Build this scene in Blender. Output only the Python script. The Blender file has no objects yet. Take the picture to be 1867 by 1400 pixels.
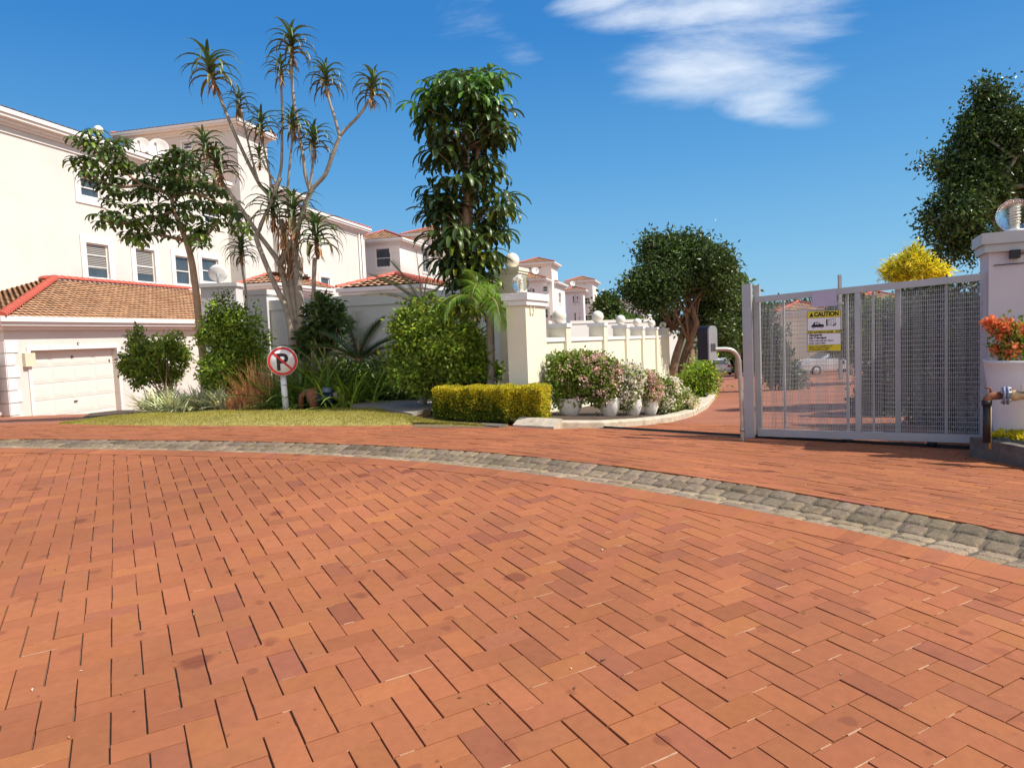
import bpy, math, random
import numpy as np
from mathutils import Vector, Matrix
SC = bpy.context.scene
COL = SC.collection
# ------------------------------------------------------------------ camera
FPX = 1280.0; PIT = math.atan(88/1280); ROLL = -.042; H0 = 1.418
cp, sp = math.cos(PIT), math.sin(PIT); cr, sr = math.cos(ROLL), math.sin(ROLL)
CF = np.array([0, cp, -sp]); U0 = np.array([0, sp, cp]); R0 = np.array([1., 0, 0])
CR = cr*R0+sr*U0; CU = -sr*R0+cr*U0
CC = np.array([0, 0, H0])
cd = bpy.data.cameras.new("camera"); cam = bpy.data.objects.new("camera", cd); COL.objects.link(cam)
M = Matrix(((CR[0], CU[0], -CF[0], 0), (CR[1], CU[1], -CF[1], 0), (CR[2], CU[2], -CF[2], H0), (0, 0, 0, 1)))
cam.matrix_world = M
cd.sensor_width = 36; cd.lens = FPX/1867*36; cd.clip_start = .05; cd.clip_end = 3000
SC.camera = cam
# ------------------------------------------------------------------ light
SUN = Vector((.60, -.135, .788)).normalized()
w = bpy.data.worlds.new("World"); SC.world = w; w.use_nodes = True
nt = w.node_tree; nd = nt.nodes; lk = nt.links; nd.clear()
out = nd.new('ShaderNodeOutputWorld'); bg = nd.new('ShaderNodeBackground'); bg.inputs[1].default_value = .125
sky = nd.new('ShaderNodeTexSky'); sky.sky_type = 'NISHITA'; sky.sun_disc = False
sky.sun_elevation = math.asin(SUN.z); sky.sun_rotation = math.atan2(SUN.x, SUN.y)
sky.air_density = 1.0; sky.dust_density = .35; sky.ozone_density = 1.6; sky.altitude = 0
tc0 = nd.new('ShaderNodeTexCoord'); sep = nd.new('ShaderNodeSeparateXYZ'); lk.new(tc0.outputs['Generated'], sep.inputs[0])
rmp = nd.new('ShaderNodeValToRGB'); lk.new(sep.outputs[2], rmp.inputs[0])
for i, (p_, c_) in enumerate([(0, (1.45, 3.3, 4.8)), (.10, (1.0, 2.8, 4.6)), (.22, (.50, 2.1, 4.3)), (.38, (.13, 1.35, 3.75)), (.6, (.08, 1.0, 3.2)), (1, (.06, .7, 2.4))]):
    e_ = rmp.color_ramp.elements[i] if i < 2 else rmp.color_ramp.elements.new(p_)
    e_.position = p_; e_.color = (c_[0]/10, c_[1]/10, c_[2]/10, 1)
mul10 = nd.new('ShaderNodeVectorMath'); mul10.operation = 'SCALE'; mul10.inputs['Scale'].default_value = 10; lk.new(rmp.outputs[0], mul10.inputs[0])
hs = nd.new('ShaderNodeMixRGB'); hs.inputs[0].default_value = .88; lk.new(sky.outputs[0], hs.inputs[1]); lk.new(mul10.outputs[0], hs.inputs[2])
# pale sky added out of view behind the camera to fill shaded faces
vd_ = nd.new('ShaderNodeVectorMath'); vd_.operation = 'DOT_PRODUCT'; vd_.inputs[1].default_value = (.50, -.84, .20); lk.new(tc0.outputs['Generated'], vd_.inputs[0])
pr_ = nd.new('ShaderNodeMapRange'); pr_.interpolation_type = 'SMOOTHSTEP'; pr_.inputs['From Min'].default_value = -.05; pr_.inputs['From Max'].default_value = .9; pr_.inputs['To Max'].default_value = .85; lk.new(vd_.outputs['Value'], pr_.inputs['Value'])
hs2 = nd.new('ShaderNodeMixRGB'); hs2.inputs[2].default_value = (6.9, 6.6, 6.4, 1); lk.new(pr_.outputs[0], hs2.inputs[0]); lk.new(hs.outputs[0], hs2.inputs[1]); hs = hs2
# wispy clouds, laid out by direction in the sky
tc = nd.new('ShaderNodeTexCoord')
def vdot(v):
    n = nd.new('ShaderNodeVectorMath'); n.operation = 'DOT_PRODUCT'; n.inputs[1].default_value = v
    lk.new(tc.outputs['Generated'], n.inputs[0]); return n.outputs['Value']
def mth(op, a, b=None, c=None, clamp=False):
    n = nd.new('ShaderNodeMath'); n.operation = op; n.use_clamp = clamp
    for i, x in enumerate((a, b, c)):
        if x is None: continue
        if isinstance(x, (int, float)): n.inputs[i].default_value = x
        else: lk.new(x, n.inputs[i])
    return n.outputs[0]
AZ = math.radians(13.5)
fw = (math.sin(AZ), math.cos(AZ), 0); rt = (math.cos(AZ), -math.sin(AZ), 0)
df = mth('MAXIMUM', vdot(fw), .05)
cu = mth('DIVIDE', vdot(rt), df); cv = mth('DIVIDE', vdot((0, 0, 1)), df)
cmb = nd.new('ShaderNodeCombineXYZ'); lk.new(cu, cmb.inputs[0]); lk.new(cv, cmb.inputs[1])
def noise(scale, detail, rough, sx=1, sy=1, rot=0, dist=0.0, off=0):
    mp = nd.new('ShaderNodeMapping'); mp.inputs['Scale'].default_value = (sx, sy, 1); mp.inputs['Rotation'].default_value = (0, 0, rot)
    mp.inputs['Location'].default_value = (off, off*.7, 0)
    lk.new(cmb.outputs[0], mp.inputs[0])
    n = nd.new('ShaderNodeTexNoise'); n.inputs['Scale'].default_value = scale; n.inputs['Detail'].default_value = detail
    n.inputs['Roughness'].default_value = rough; n.inputs['Distortion'].default_value = dist
    lk.new(mp.outputs[0], n.inputs['Vector']); return n.outputs['Fac']
n1 = noise(2.6, 9, .62, 1.0, 3.2, .30, .5, 3.1)
n2 = noise(7.0, 8, .6, .8, 3.4, .22, .3, 1.7)
nz = mth('ADD', mth('MULTIPLY', mth('SUBTRACT', n1, .5), 2.6), mth('MULTIPLY', mth('SUBTRACT', n2, .5), 1.3))
def blob(u, v, ru, rv, rot, amp):
    c, s = math.cos(rot), math.sin(rot)
    du = mth('SUBTRACT', cu, u); dv = mth('SUBTRACT', cv, v)
    a = mth('DIVIDE', mth('ADD', mth('MULTIPLY', du, c), mth('MULTIPLY', dv, s)), ru)
    b = mth('DIVIDE', mth('SUBTRACT', mth('MULTIPLY', dv, c), mth('MULTIPLY', du, s)), rv)
    r = mth('ADD', mth('MULTIPLY', a, a), mth('MULTIPLY', b, b))
    return mth('MULTIPLY', mth('SUBTRACT', 1.0, r), amp)
CLOUDS = []
def pxdir(px, py):
    d = CF+(px-933.5)/FPX*CR-(py-700)/FPX*CU
    a = d@np.array(fw); return d@np.array(rt)/a, d[2]/a
def pb(px, py, rx, ry, rot, amp):
    u, v = pxdir(px, py); return blob(u, v, rx/FPX, ry/FPX, rot, amp)
bl = [pb(1310, 125, 210, 72, -.10, 1.1), pb(1340, 72, 200, 62, -.05, .95), pb(1290, 18, 250, 42, -.06, 1.2), pb(1370, 178, 120, 45, -.35, .8), pb(1080, 10, 90, 30, .0, .9), pb(930, 85, 60, 28, -.35, .42), pb(860, 20, 70, 60, 0, .30)]
m = bl[0]
for b in bl[1:]: m = mth('MAXIMUM', m, b)
den = mth('ADD', m, nz)
ramp = nd.new('ShaderNodeMapRange'); ramp.interpolation_type = 'SMOOTHSTEP'
ramp.inputs['From Min'].default_value = .0; ramp.inputs['From Max'].default_value = 1.7; ramp.inputs['To Max'].default_value = .9
lk.new(den, ramp.inputs['Value'])
front = mth('GREATER_THAN', vdot(fw), .06)
fac = mth('MULTIPLY', ramp.outputs[0], front)
mx = nd.new('ShaderNodeMixRGB'); mx.inputs[2].default_value = (5.6, 6.0, 6.5, 1)
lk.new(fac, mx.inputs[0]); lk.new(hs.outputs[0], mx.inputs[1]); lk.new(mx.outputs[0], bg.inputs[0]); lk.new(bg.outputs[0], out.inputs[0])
sl = bpy.data.lights.new("sun", 'SUN'); sl.energy = 4.6; sl.angle = math.radians(.55); sl.color = (1.0, .935, .83)
so = bpy.data.objects.new("sun", sl); COL.objects.link(so); so.rotation_euler = SUN.to_track_quat('Z', 'Y').to_euler(); so.location = (20, 10, 40)
SC.view_settings.view_transform = 'Standard'; SC.view_settings.look = 'None'; SC.view_settings.exposure = .43; SC.view_settings.gamma = 1
SC.render.engine = 'CYCLES'
SC.cycles.max_bounces = 8; SC.cycles.transparent_max_bounces = 12
# ------------------------------------------------------------------ ground shape
def ray(px, py): return CF+(px-933.5)/FPX*CR-(py-700)/FPX*CU
def at(px, py, Y):
    d = ray(px, py); return CC+d*(Y/d[1])
GX, GY = -.0125, .0516
def _p1(px, py):
    d = ray(px, py); return CC+d*(-H0/(d[2]-GX*d[0]-GY*d[1]))
CPX = [(0, 803), (200, 804), (400, 808), (600, 815), (800, 828), (1000, 846), (1200, 868), (1400, 903), (1557, 935), (1700, 962), (1867, 998)]
cc = np.array([_p1(*q) for q in CPX])
CO = np.polyfit(cc[:, 0], cc[:, 1], 3)
yA, yB = np.polyval(CO, -5.6), np.polyval(CO, 2.7)
def yc(x):
    x = np.asarray(x, float)
    y = np.polyval(CO, np.clip(x, -5.6, 2.7))
    y = y+np.where(x < -5.6, (x+5.6)*-.1, 0)+np.where(x > 2.7, (x-2.7)*-1.2, 0)
    return np.maximum(y, -6)
def sst(t):
    t = np.clip(t, 0, 1); return t*t*(3-2*t)
def G(x, y):
    x = np.asarray(x, float); y = np.asarray(y, float)
    k = yc(x); c = .047+.007*sst((x+2)/4)
    T0 = H0-.85-c*k; zc = GX*x+GY*k
    yy = np.minimum(y, 130)
    far = H0-.85-c*yy+(zc-T0)*np.exp(-np.maximum(y-k, 0)/6)
    far = far-.09*np.maximum(yy-21.5, 0)*sst((-4-x)/4)*(yy < 60)-.09*38.5*sst((-4-x)/4)*(yy >= 60)
    return np.where(y <= k, GX*x+GY*y, far)
def gz(x, y): return float(G(x, y))
def gnd(px, py):
    d = ray(px, py); t = 1*1.008**np.arange(0, 780)
    P = CC[None]+d[None]*t[:, None]
    i = np.argmax(P[:, 2] < G(P[:, 0], P[:, 1]))
    if i == 0: return CC+d*300
    a, b = t[i-1], t[i]
    for _ in range(30):
        m_ = (a+b)/2; p = CC+d*m_
        if p[2] < gz(p[0], p[1]): b = m_
        else: a = m_
    return CC+d*b
def V(p): return Vector((float(p[0]), float(p[1]), float(p[2])))
def onplane(px, py, P, n):
    d = ray(px, py); return CC+d*(((P-CC)@n)/(d@n))
UP = np.array([0, 0, 1.])
# ------------------------------------------------------------------ materials
def mat(name, col, rough=.7, var=.12, vscale=6, bump=0, bscale=60, spec=.4, metal=0, tint=False, transl=0, stain=None, sscale=1.2, vary2=None, coord='Object', detail=5):
    m = bpy.data.materials.new(name); m.use_nodes = True
    t = m.node_tree; N = t.nodes; L = t.links; N.clear()
    o = N.new('ShaderNodeOutputMaterial'); b = N.new('ShaderNodeBsdfPrincipled')
    b.inputs['Roughness'].default_value = rough; b.inputs['Metallic'].default_value = metal
    b.inputs['Specular IOR Level'].default_value = spec
    tcn = N.new('ShaderNodeTexCoord')
    n = N.new('ShaderNodeTexNoise'); n.inputs['Scale'].default_value = vscale; n.inputs['Detail'].default_value = detail; n.inputs['Roughness'].default_value = .6
    L.new(tcn.outputs[coord], n.inputs['Vector'])
    mr = N.new('ShaderNodeMapRange'); mr.inputs['From Min'].default_value = .28; mr.inputs['From Max'].default_value = .72
    mr.inputs['To Min'].default_value = 1-var; mr.inputs['To Max'].default_value = 1+var
    L.new(n.outputs['Fac'], mr.inputs['Value'])
    mul = N.new('ShaderNodeVectorMath'); mul.operation = 'SCALE'; mul.inputs[0].default_value = col
    L.new(mr.outputs[0], mul.inputs['Scale'])
    c = mul.outputs[0]
    if stain:
        n2 = N.new('ShaderNodeTexNoise'); n2.inputs['Scale'].default_value = sscale; n2.inputs['Detail'].default_value = 8; n2.inputs['Roughness'].default_value = .65
        L.new(tcn.outputs[coord], n2.inputs['Vector'])
        r2 = N.new('ShaderNodeMapRange'); r2.inputs['From Min'].default_value = .52; r2.inputs['From Max'].default_value = .78
        r2.inputs['To Max'].default_value = stain[3]
        L.new(n2.outputs['Fac'], r2.inputs['Value'])
        mxx = N.new('ShaderNodeMixRGB'); mxx.inputs[2].default_value = (*stain[:3], 1)
        L.new(r2.outputs[0], mxx.inputs[0]); L.new(c, mxx.inputs[1]); c = mxx.outputs[0]
    if tint:
        a = N.new('ShaderNodeAttribute'); a.attribute_name = 'tint'
        mm = N.new('ShaderNodeVectorMath'); mm.operation = 'MULTIPLY'
        L.new(c, mm.inputs[0]); L.new(a.outputs['Color'], mm.inputs[1]); c = mm.outputs[0]
    L.new(c, b.inputs['Base Color'])
    if bump:
        nb = N.new('ShaderNodeTexNoise'); nb.inputs['Scale'].default_value = bscale; nb.inputs['Detail'].default_value = 6
        L.new(tcn.outputs[coord], nb.inputs['Vector'])
        bp = N.new('ShaderNodeBump'); bp.inputs['Strength'].default_value = bump; bp.inputs['Distance'].default_value = .01
        L.new(nb.outputs['Fac'], bp.inputs['Height']); L.new(bp.outputs[0], b.inputs['Normal'])
    if transl:
        tr = N.new('ShaderNodeBsdfTranslucent'); L.new(c, tr.inputs['Color'])
        ms = N.new('ShaderNodeMixShader'); ms.inputs[0].default_value = transl
        L.new(b.outputs[0], ms.inputs[1]); L.new(tr.outputs[0], ms.inputs[2]); L.new(ms.outputs[0], o.inputs[0])
    else: L.new(b.outputs[0], o.inputs[0])
    m['bsdf'] = 1
    return m
def glassmat(name, rough=.0, tintc=(1, 1, 1)):
    m = bpy.data.materials.new(name); m.use_nodes = True
    t = m.node_tree; N = t.nodes; L = t.links; N.clear()
    o = N.new('ShaderNodeOutputMaterial'); g = N.new('ShaderNodeBsdfGlass'); g.inputs['Roughness'].default_value = rough
    g.inputs['Color'].default_value = (*tintc, 1); g.inputs['IOR'].default_value = 1.2
    tr = N.new('ShaderNodeBsdfTransparent'); ms = N.new('ShaderNodeMixShader'); ms.inputs[0].default_value = .55
    L.new(g.outputs[0], ms.inputs[1]); L.new(tr.outputs[0], ms.inputs[2]); L.new(ms.outputs[0], o.inputs[0]); return m
MT = {}
MT['white'] = mat('white_wall_paint', (.635, .608, .572), .85, .035, .8, .15, 90, stain=(.52, .48, .42, .5), sscale=.5)
MT['farwhite'] = mat('bright_white_render', (.74, .715, .69), .85, .03, .6)
MT['trim'] = mat('white_trim_paint', (.74, .72, .70), .6, .03, 3)
MT['cream'] = mat('cream_wall_paint', (.77, .72, .56), .85, .035, 1.2, .2, 70, stain=(.58, .53, .42, .4), sscale=1.1)
MT['bwall'] = mat('grey_white_wall_paint', (.64, .62, .60), .85, .04, 1.0, .15, 70, stain=(.45, .45, .44, .5), sscale=.9)
MT['pierdull'] = mat('weathered_beige_pier_paint', (.76, .68, .49), .85, .05, 2.0, .2, 70, stain=(.42, .36, .29, .6), sscale=2.4)
MT['tile'] = mat('terracotta_roof_tile', (.47, .265, .15), .8, .22, 5, .2, 60, stain=(.30, .12, .06, .7), sscale=.9, tint=True)
MT['under'] = mat('tile_gap_shade', (.07, .035, .025), .9, .2, 5)  # dark sheet standing in for the shade in gaps under the tiles
MT['ridge'] = mat('painted_red_ridge_tile', (.52, .11, .07), .6, .12, 4, .1, 50)
MT['glass'] = mat('dark_window_glass', (.06, .075, .09), .08, .3, 1.5, spec=.8)
MT['blind'] = mat('white_blind_slats', (.36, .34, .31), .7, .05, 3)
MT['door'] = mat('white_garage_door_paint', (.70, .665, .62), .6, .03, 2)
MT['dark'] = mat('dark_recess_paint', (.03, .03, .03), .8, .1, 3)
def brickmat():
    m = mat('red_clay_paver', (.310, .110, .049), .85, .09, 26, .10, 220, spec=.2, tint=True, stain=(.20, .075, .05, .5), sscale=1.1, detail=9)
    t = m.node_tree; N = t.nodes; L = t.links; b = [n for n in N if n.type == 'BSDF_PRINCIPLED'][0]
    src = b.inputs['Base Color'].links[0].from_socket; tcn = [n for n in N if n.type == 'TEX_COORD'][0]
    col = src
    for sc_, thr, keep, dc, st, dist in ((2.3, .10, .42, (.13, .035, .022), .62, .03), (6.5, .13, .30, (.16, .05, .03), .5, .02), (15., .08, .10, (.08, .035, .02), .5, .01), (3.7, .12, .30, (.20, .06, .035), .4, .05)):
        nz_ = N.new('ShaderNodeTexNoise'); nz_.inputs['Scale'].default_value = 11; nz_.inputs['Detail'].default_value = 3; L.new(tcn.outputs['Object'], nz_.inputs['Vector'])
        vm = N.new('ShaderNodeVectorMath'); vm.operation = 'MULTIPLY_ADD'; vm.inputs[1].default_value = (dist*3, dist*3, 0); L.new(nz_.outputs['Color'], vm.inputs[0]); L.new(tcn.outputs['Object'], vm.inputs[2])
        vo = N.new('ShaderNodeTexVoronoi'); vo.inputs['Scale'].default_value = sc_; L.new(vm.outputs[0], vo.inputs['Vector'])
        sp_ = N.new('ShaderNodeSeparateColor'); L.new(vo.outputs['Color'], sp_.inputs[0])
        k = N.new('ShaderNodeMath'); k.operation = 'LESS_THAN'; k.inputs[1].default_value = keep; L.new(sp_.outputs[0], k.inputs[0])
        r = N.new('ShaderNodeMapRange'); r.interpolation_type = 'SMOOTHSTEP'; r.inputs['From Min'].default_value = thr; r.inputs['From Max'].default_value = thr*1.7; r.inputs['To Min'].default_value = st; r.inputs['To Max'].default_value = 0; L.new(vo.outputs['Distance'], r.inputs['Value'])
        mu = N.new('ShaderNodeMath'); mu.operation = 'MULTIPLY'; L.new(k.outputs[0], mu.inputs[0]); L.new(r.outputs[0], mu.inputs[1])
        mx_ = N.new('ShaderNodeMixRGB'); mx_.inputs[2].default_value = (*dc, 1); L.new(mu.outputs[0], mx_.inputs[0]); L.new(col, mx_.inputs[1]); col = mx_.outputs[0]
    # broad worn and grimy areas
    n3 = N.new('ShaderNodeTexNoise'); n3.inputs['Scale'].default_value = .45; n3.inputs['Detail'].default_value = 6; L.new(tcn.outputs['Object'], n3.inputs['Vector'])
    r3 = N.new('ShaderNodeMapRange'); r3.inputs['From Min'].default_value = .35; r3.inputs['From Max'].default_value = .68; r3.inputs['To Min'].default_value = 1.07; r3.inputs['To Max'].default_value = .82; L.new(n3.outputs['Fac'], r3.inputs['Value'])
    v3 = N.new('ShaderNodeVectorMath'); v3.operation = 'SCALE'; L.new(col, v3.inputs[0]); L.new(r3.outputs[0], v3.inputs['Scale']); L.new(v3.outputs[0], b.inputs['Base Color'])
    return m
MT['brick'] = brickmat()
MT['jointsand'] = mat('pale_joint_sand', (.42, .265, .16), .95, .25, 40)
MT['sand'] = mat('joint_sand', (.19, .12, .08), .95, .3, 30, .4, 200)
MT['jdark'] = mat('mossy_joint_soil', (.11, .09, .065), .95, .4, 12, .4, 150)
MT['cobble'] = mat('grey_granite_cobble', (.225, .172, .122), .9, .30, 28, .8, 90, spec=.2, tint=True, stain=(.10, .085, .06, .7), sscale=3)
MT['soil'] = mat('garden_soil', (.075, .05, .035), .95, .4, 8, .8, 40)
MT['conc'] = mat('weathered_concrete', (.30, .26, .21), .9, .2, 8, .4, 60, stain=(.13, .11, .08, .8), sscale=3)
MT['earth'] = mat('packed_earth', (.16, .11, .065), .95, .3, 14, .5, 60, stain=(.16, .15, .05, .7), sscale=4)
MT['dconc'] = mat('shade_dark_concrete', (.13, .11, .095), .9, .25, 8, .4, 60, stain=(.30, .26, .22, .5), sscale=5)  # concrete darkened to paint in the planter's shade, with paler stains
MT['kerb'] = mat('pale_concrete_kerb', (.50, .43, .33), .9, .18, 8, .5, 60, stain=(.16, .13, .10, .85), sscale=5)
MT['obrick'] = mat('rough_orange_brickwork', (.45, .27, .14), .9, .25, 30, .6, 60)
MT['gate'] = mat('dull_silver_galvanised_paint', (.44, .435, .44), .45, .08, 4, metal=.25, spec=.5)
MT['steel'] = mat('brushed_stainless_steel', (.62, .60, .58), .32, .08, 14, metal=.9)
MT['hoop'] = mat('weathered_silver_tube_paint', (.50, .46, .42), .4, .15, 9, metal=.6, stain=(.33, .2, .1, .5), sscale=6)
MT['black'] = mat('black_plastic', (.018, .018, .022), .5, .2, 4)
MT['greybox'] = mat('grey_plastic_housing', (.33, .34, .35), .5, .1, 4)
MT['rust'] = mat('rusty_cast_iron', (.26, .10, .055), .85, .35, 14, .6, 60, stain=(.10, .045, .03, .8), sscale=9)
MT['bluepaint'] = mat('blue_flange_paint', (.13, .17, .28), .5, .2, 9, stain=(.3, .3, .3, .7), sscale=9)
MT['meter'] = mat('dark_blue_meter_paint', (.02, .035, .07), .45, .3, 12)
MT['potw'] = mat('white_painted_pot', (.78, .755, .72), .7, .03, 3, .1, 50, stain=(.55, .5, .44, .4), sscale=2.5)
MT['signw'] = mat('white_sign_face', (.80, .79, .81), .45, .02, 4)
MT['signr'] = mat('red_sign_paint', (.56, .025, .02), .45, .05, 6)
MT['signk'] = mat('black_sign_paint', (.012, .012, .02), .5, .05, 6)
MT['yell'] = mat('yellow_sign_paint', (.72, .60, .02), .5, .04, 6)
MT['lilac'] = mat('faded_lilac_board', (.46, .42, .56), .6, .05, 5)
MT['ball'] = mat('white_opal_globe', (.82, .76, .66), .35, .03, 3)
MT['carw'] = mat('white_car_paint', (.62, .62, .62), .2, .01, 1, spec=.7)
MT['cars'] = mat('silver_car_paint', (.55, .57, .60), .22, .01, 1, spec=.7, metal=.3)
MT['tyre'] = mat('black_tyre_rubber', (.02, .02, .02), .85, .1, 8)
MT['lampr'] = mat('red_tail_lamp', (.35, .02, .02), .25, .05, 4)
MT['barkg'] = mat('pale_grey_bark', (.33, .28, .22), .9, .3, 9, .7, 40, stain=(.15, .10, .07, .7), sscale=5)
MT['barko'] = mat('orange_brown_bark', (.22, .135, .085), .9, .3, 9, .7, 40, stain=(.12, .07, .05, .8), sscale=4)
MT['barks'] = mat('light_brown_bark', (.40, .26, .17), .9, .2, 9, .6, 40, stain=(.2, .12, .08, .6), sscale=4)
MT['leaf'] = mat('broad_leaf', (.12, .19, .04), .38, .15, 3, spec=.45, tint=True, transl=.28)
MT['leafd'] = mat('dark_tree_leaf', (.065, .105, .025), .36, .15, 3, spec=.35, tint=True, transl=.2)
MT['leafb'] = mat('bright_shrub_leaf', (.19, .27, .035), .5, .15, 3, spec=.35, tint=True, transl=.35)
MT['leafy'] = mat('golden_hedge_leaf', (.60, .52, .03), .5, .12, 3, spec=.3, tint=True, transl=.35)
MT['aloe'] = mat('aloe_leaf', (.10, .14, .055), .42, .15, 4, spec=.6, tint=True, transl=.12)
MT['dead'] = mat('dried_leaf_fibre', (.36, .20, .10), .9, .25, 8, tint=True)
MT['fibre'] = mat('brown_fibre', (.30, .17, .09), .9, .3, 20)
MT['strap'] = mat('strap_leaf', (.11, .165, .045), .42, .15, 3, spec=.4, tint=True, transl=.2)
MT['petal'] = mat('flower_petal', (.86, .76, .72), .7, .1, 4, spec=.2, tint=True, transl=.35)
MT['grass'] = mat('lawn_grass_blade', (.34, .31, .075), .7, .25, 1.5, spec=.2, tint=True, transl=.3)
MT['lawn'] = mat('lawn_thatch', (.30, .26, .075), .95, .3, 10, .6, 60, stain=(.33, .27, .09, .7), sscale=1.8)
MT['vine'] = mat('climbing_vine_leaf', (.055, .07, .028), .6, .2, 3, tint=True, transl=.15)
MT['hill'] = mat('far_ground_scrub', (.08, .09, .04), .95, .4, .05, coord='Object')
MT['globe'] = glassmat('clear_globe_glass')
MT['bulb'] = mat('white_spiral_bulb', (.75, .72, .6), .3, .03, 4)
# brick sheet shader for paving too far off to be laid brick by brick
def farbrick():
    m = bpy.data.materials.new('red_brick_drive_surface'); m.use_nodes = True
    t = m.node_tree; N = t.nodes; L = t.links; b = N['Principled BSDF']; b.inputs['Roughness'].default_value = .85
    tcn = N.new('ShaderNodeTexCoord'); mp = N.new('ShaderNodeMapping'); mp.inputs['Rotation'].default_value = (0, 0, .35); L.new(tcn.outputs['Object'], mp.inputs[0])
    br = N.new('ShaderNodeTexBrick'); br.inputs['Scale'].default_value = 1; br.inputs['Brick Width'].default_value = .222; br.inputs['Row Height'].default_value = .111
    br.inputs['Mortar Size'].default_value = .004; br.inputs['Color1'].default_value = (.33, .110, .052, 1); br.inputs['Color2'].default_value = (.31, .106, .05, 1); br.inputs['Mortar'].default_value = (.16, .09, .06, 1)
    L.new(mp.outputs[0], br.inputs[0])
    n = N.new('ShaderNodeTexNoise'); n.inputs['Scale'].default_value = .8; n.inputs['Detail'].default_value = 8; L.new(tcn.outputs['Object'], n.inputs['Vector'])
    r = N.new('ShaderNodeMapRange'); r.inputs['From Min'].default_value = .3; r.inputs['From Max'].default_value = .7; r.inputs['To Min'].default_value = .8; r.inputs['To Max'].default_value = 1.12; L.new(n.outputs['Fac'], r.inputs['Value'])
    s = N.new('ShaderNodeVectorMath'); s.operation = 'SCALE'; L.new(br.outputs['Color'], s.inputs[0]); L.new(r.outputs[0], s.inputs['Scale']); L.new(s.outputs[0], b.inputs['Base Color'])
    return m
MT['farbrick'] = farbrick()
# ------------------------------------------------------------------ mesh helpers
def link(name, me, mats, parent=None):
    o = bpy.data.objects.new(name, me); COL.objects.link(o)
    for mm in (mats if isinstance(mats, (list, tuple)) else [mats]): me.materials.append(mm)
    if parent is not None:
        o.parent = parent
        if parent.type == 'EMPTY': o.matrix_parent_inverse = Matrix.Translation(-parent.location)
    return o
def thing(name, label, cat, loc, group=None):
    e = bpy.data.objects.new(name, None); COL.objects.link(e); e.location = V(loc); e.empty_display_size = .3
    e['label'] = label; e['category'] = cat
    if group: e['group'] = group
    return e
def tag(o, label, cat, group=None):
    o['label'] = label; o['category'] = cat
    if group: o['group'] = group
    return o
def npmesh(name, Vt, Fc, mats, parent=None, tint=None, smooth=False, mi=None):
    """Fc: (n,4) or (n,3) int array"""
    Vt = np.ascontiguousarray(Vt, dtype=np.float32); Fc = np.ascontiguousarray(Fc, dtype=np.int32)
    me = bpy.data.meshes.new(name); k = Fc.shape[1]; n = len(Fc)
    me.vertices.add(len(Vt)); me.vertices.foreach_set('co', Vt.ravel())
    me.loops.add(n*k); me.loops.foreach_set('vertex_index', Fc.ravel())
    me.polygons.add(n); me.polygons.foreach_set('loop_start', np.arange(0, n*k, k, dtype=np.int32)); me.polygons.foreach_set('loop_total', np.full(n, k, dtype=np.int32))
    me.polygons.foreach_set('use_smooth', np.full(n, bool(smooth)))
    if mi is not None: me.polygons.foreach_set('material_index', np.asarray(mi, dtype=np.int32))
    me.update(calc_edges=True)
    if tint is not None:
        a = me.attributes.new('tint', 'FLOAT_COLOR', 'POINT')
        c = np.ones((len(Vt), 4), dtype=np.float32); c[:, :3] = tint; a.data.foreach_set('color', c.ravel())
    return link(name, me, mats, parent)
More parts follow.
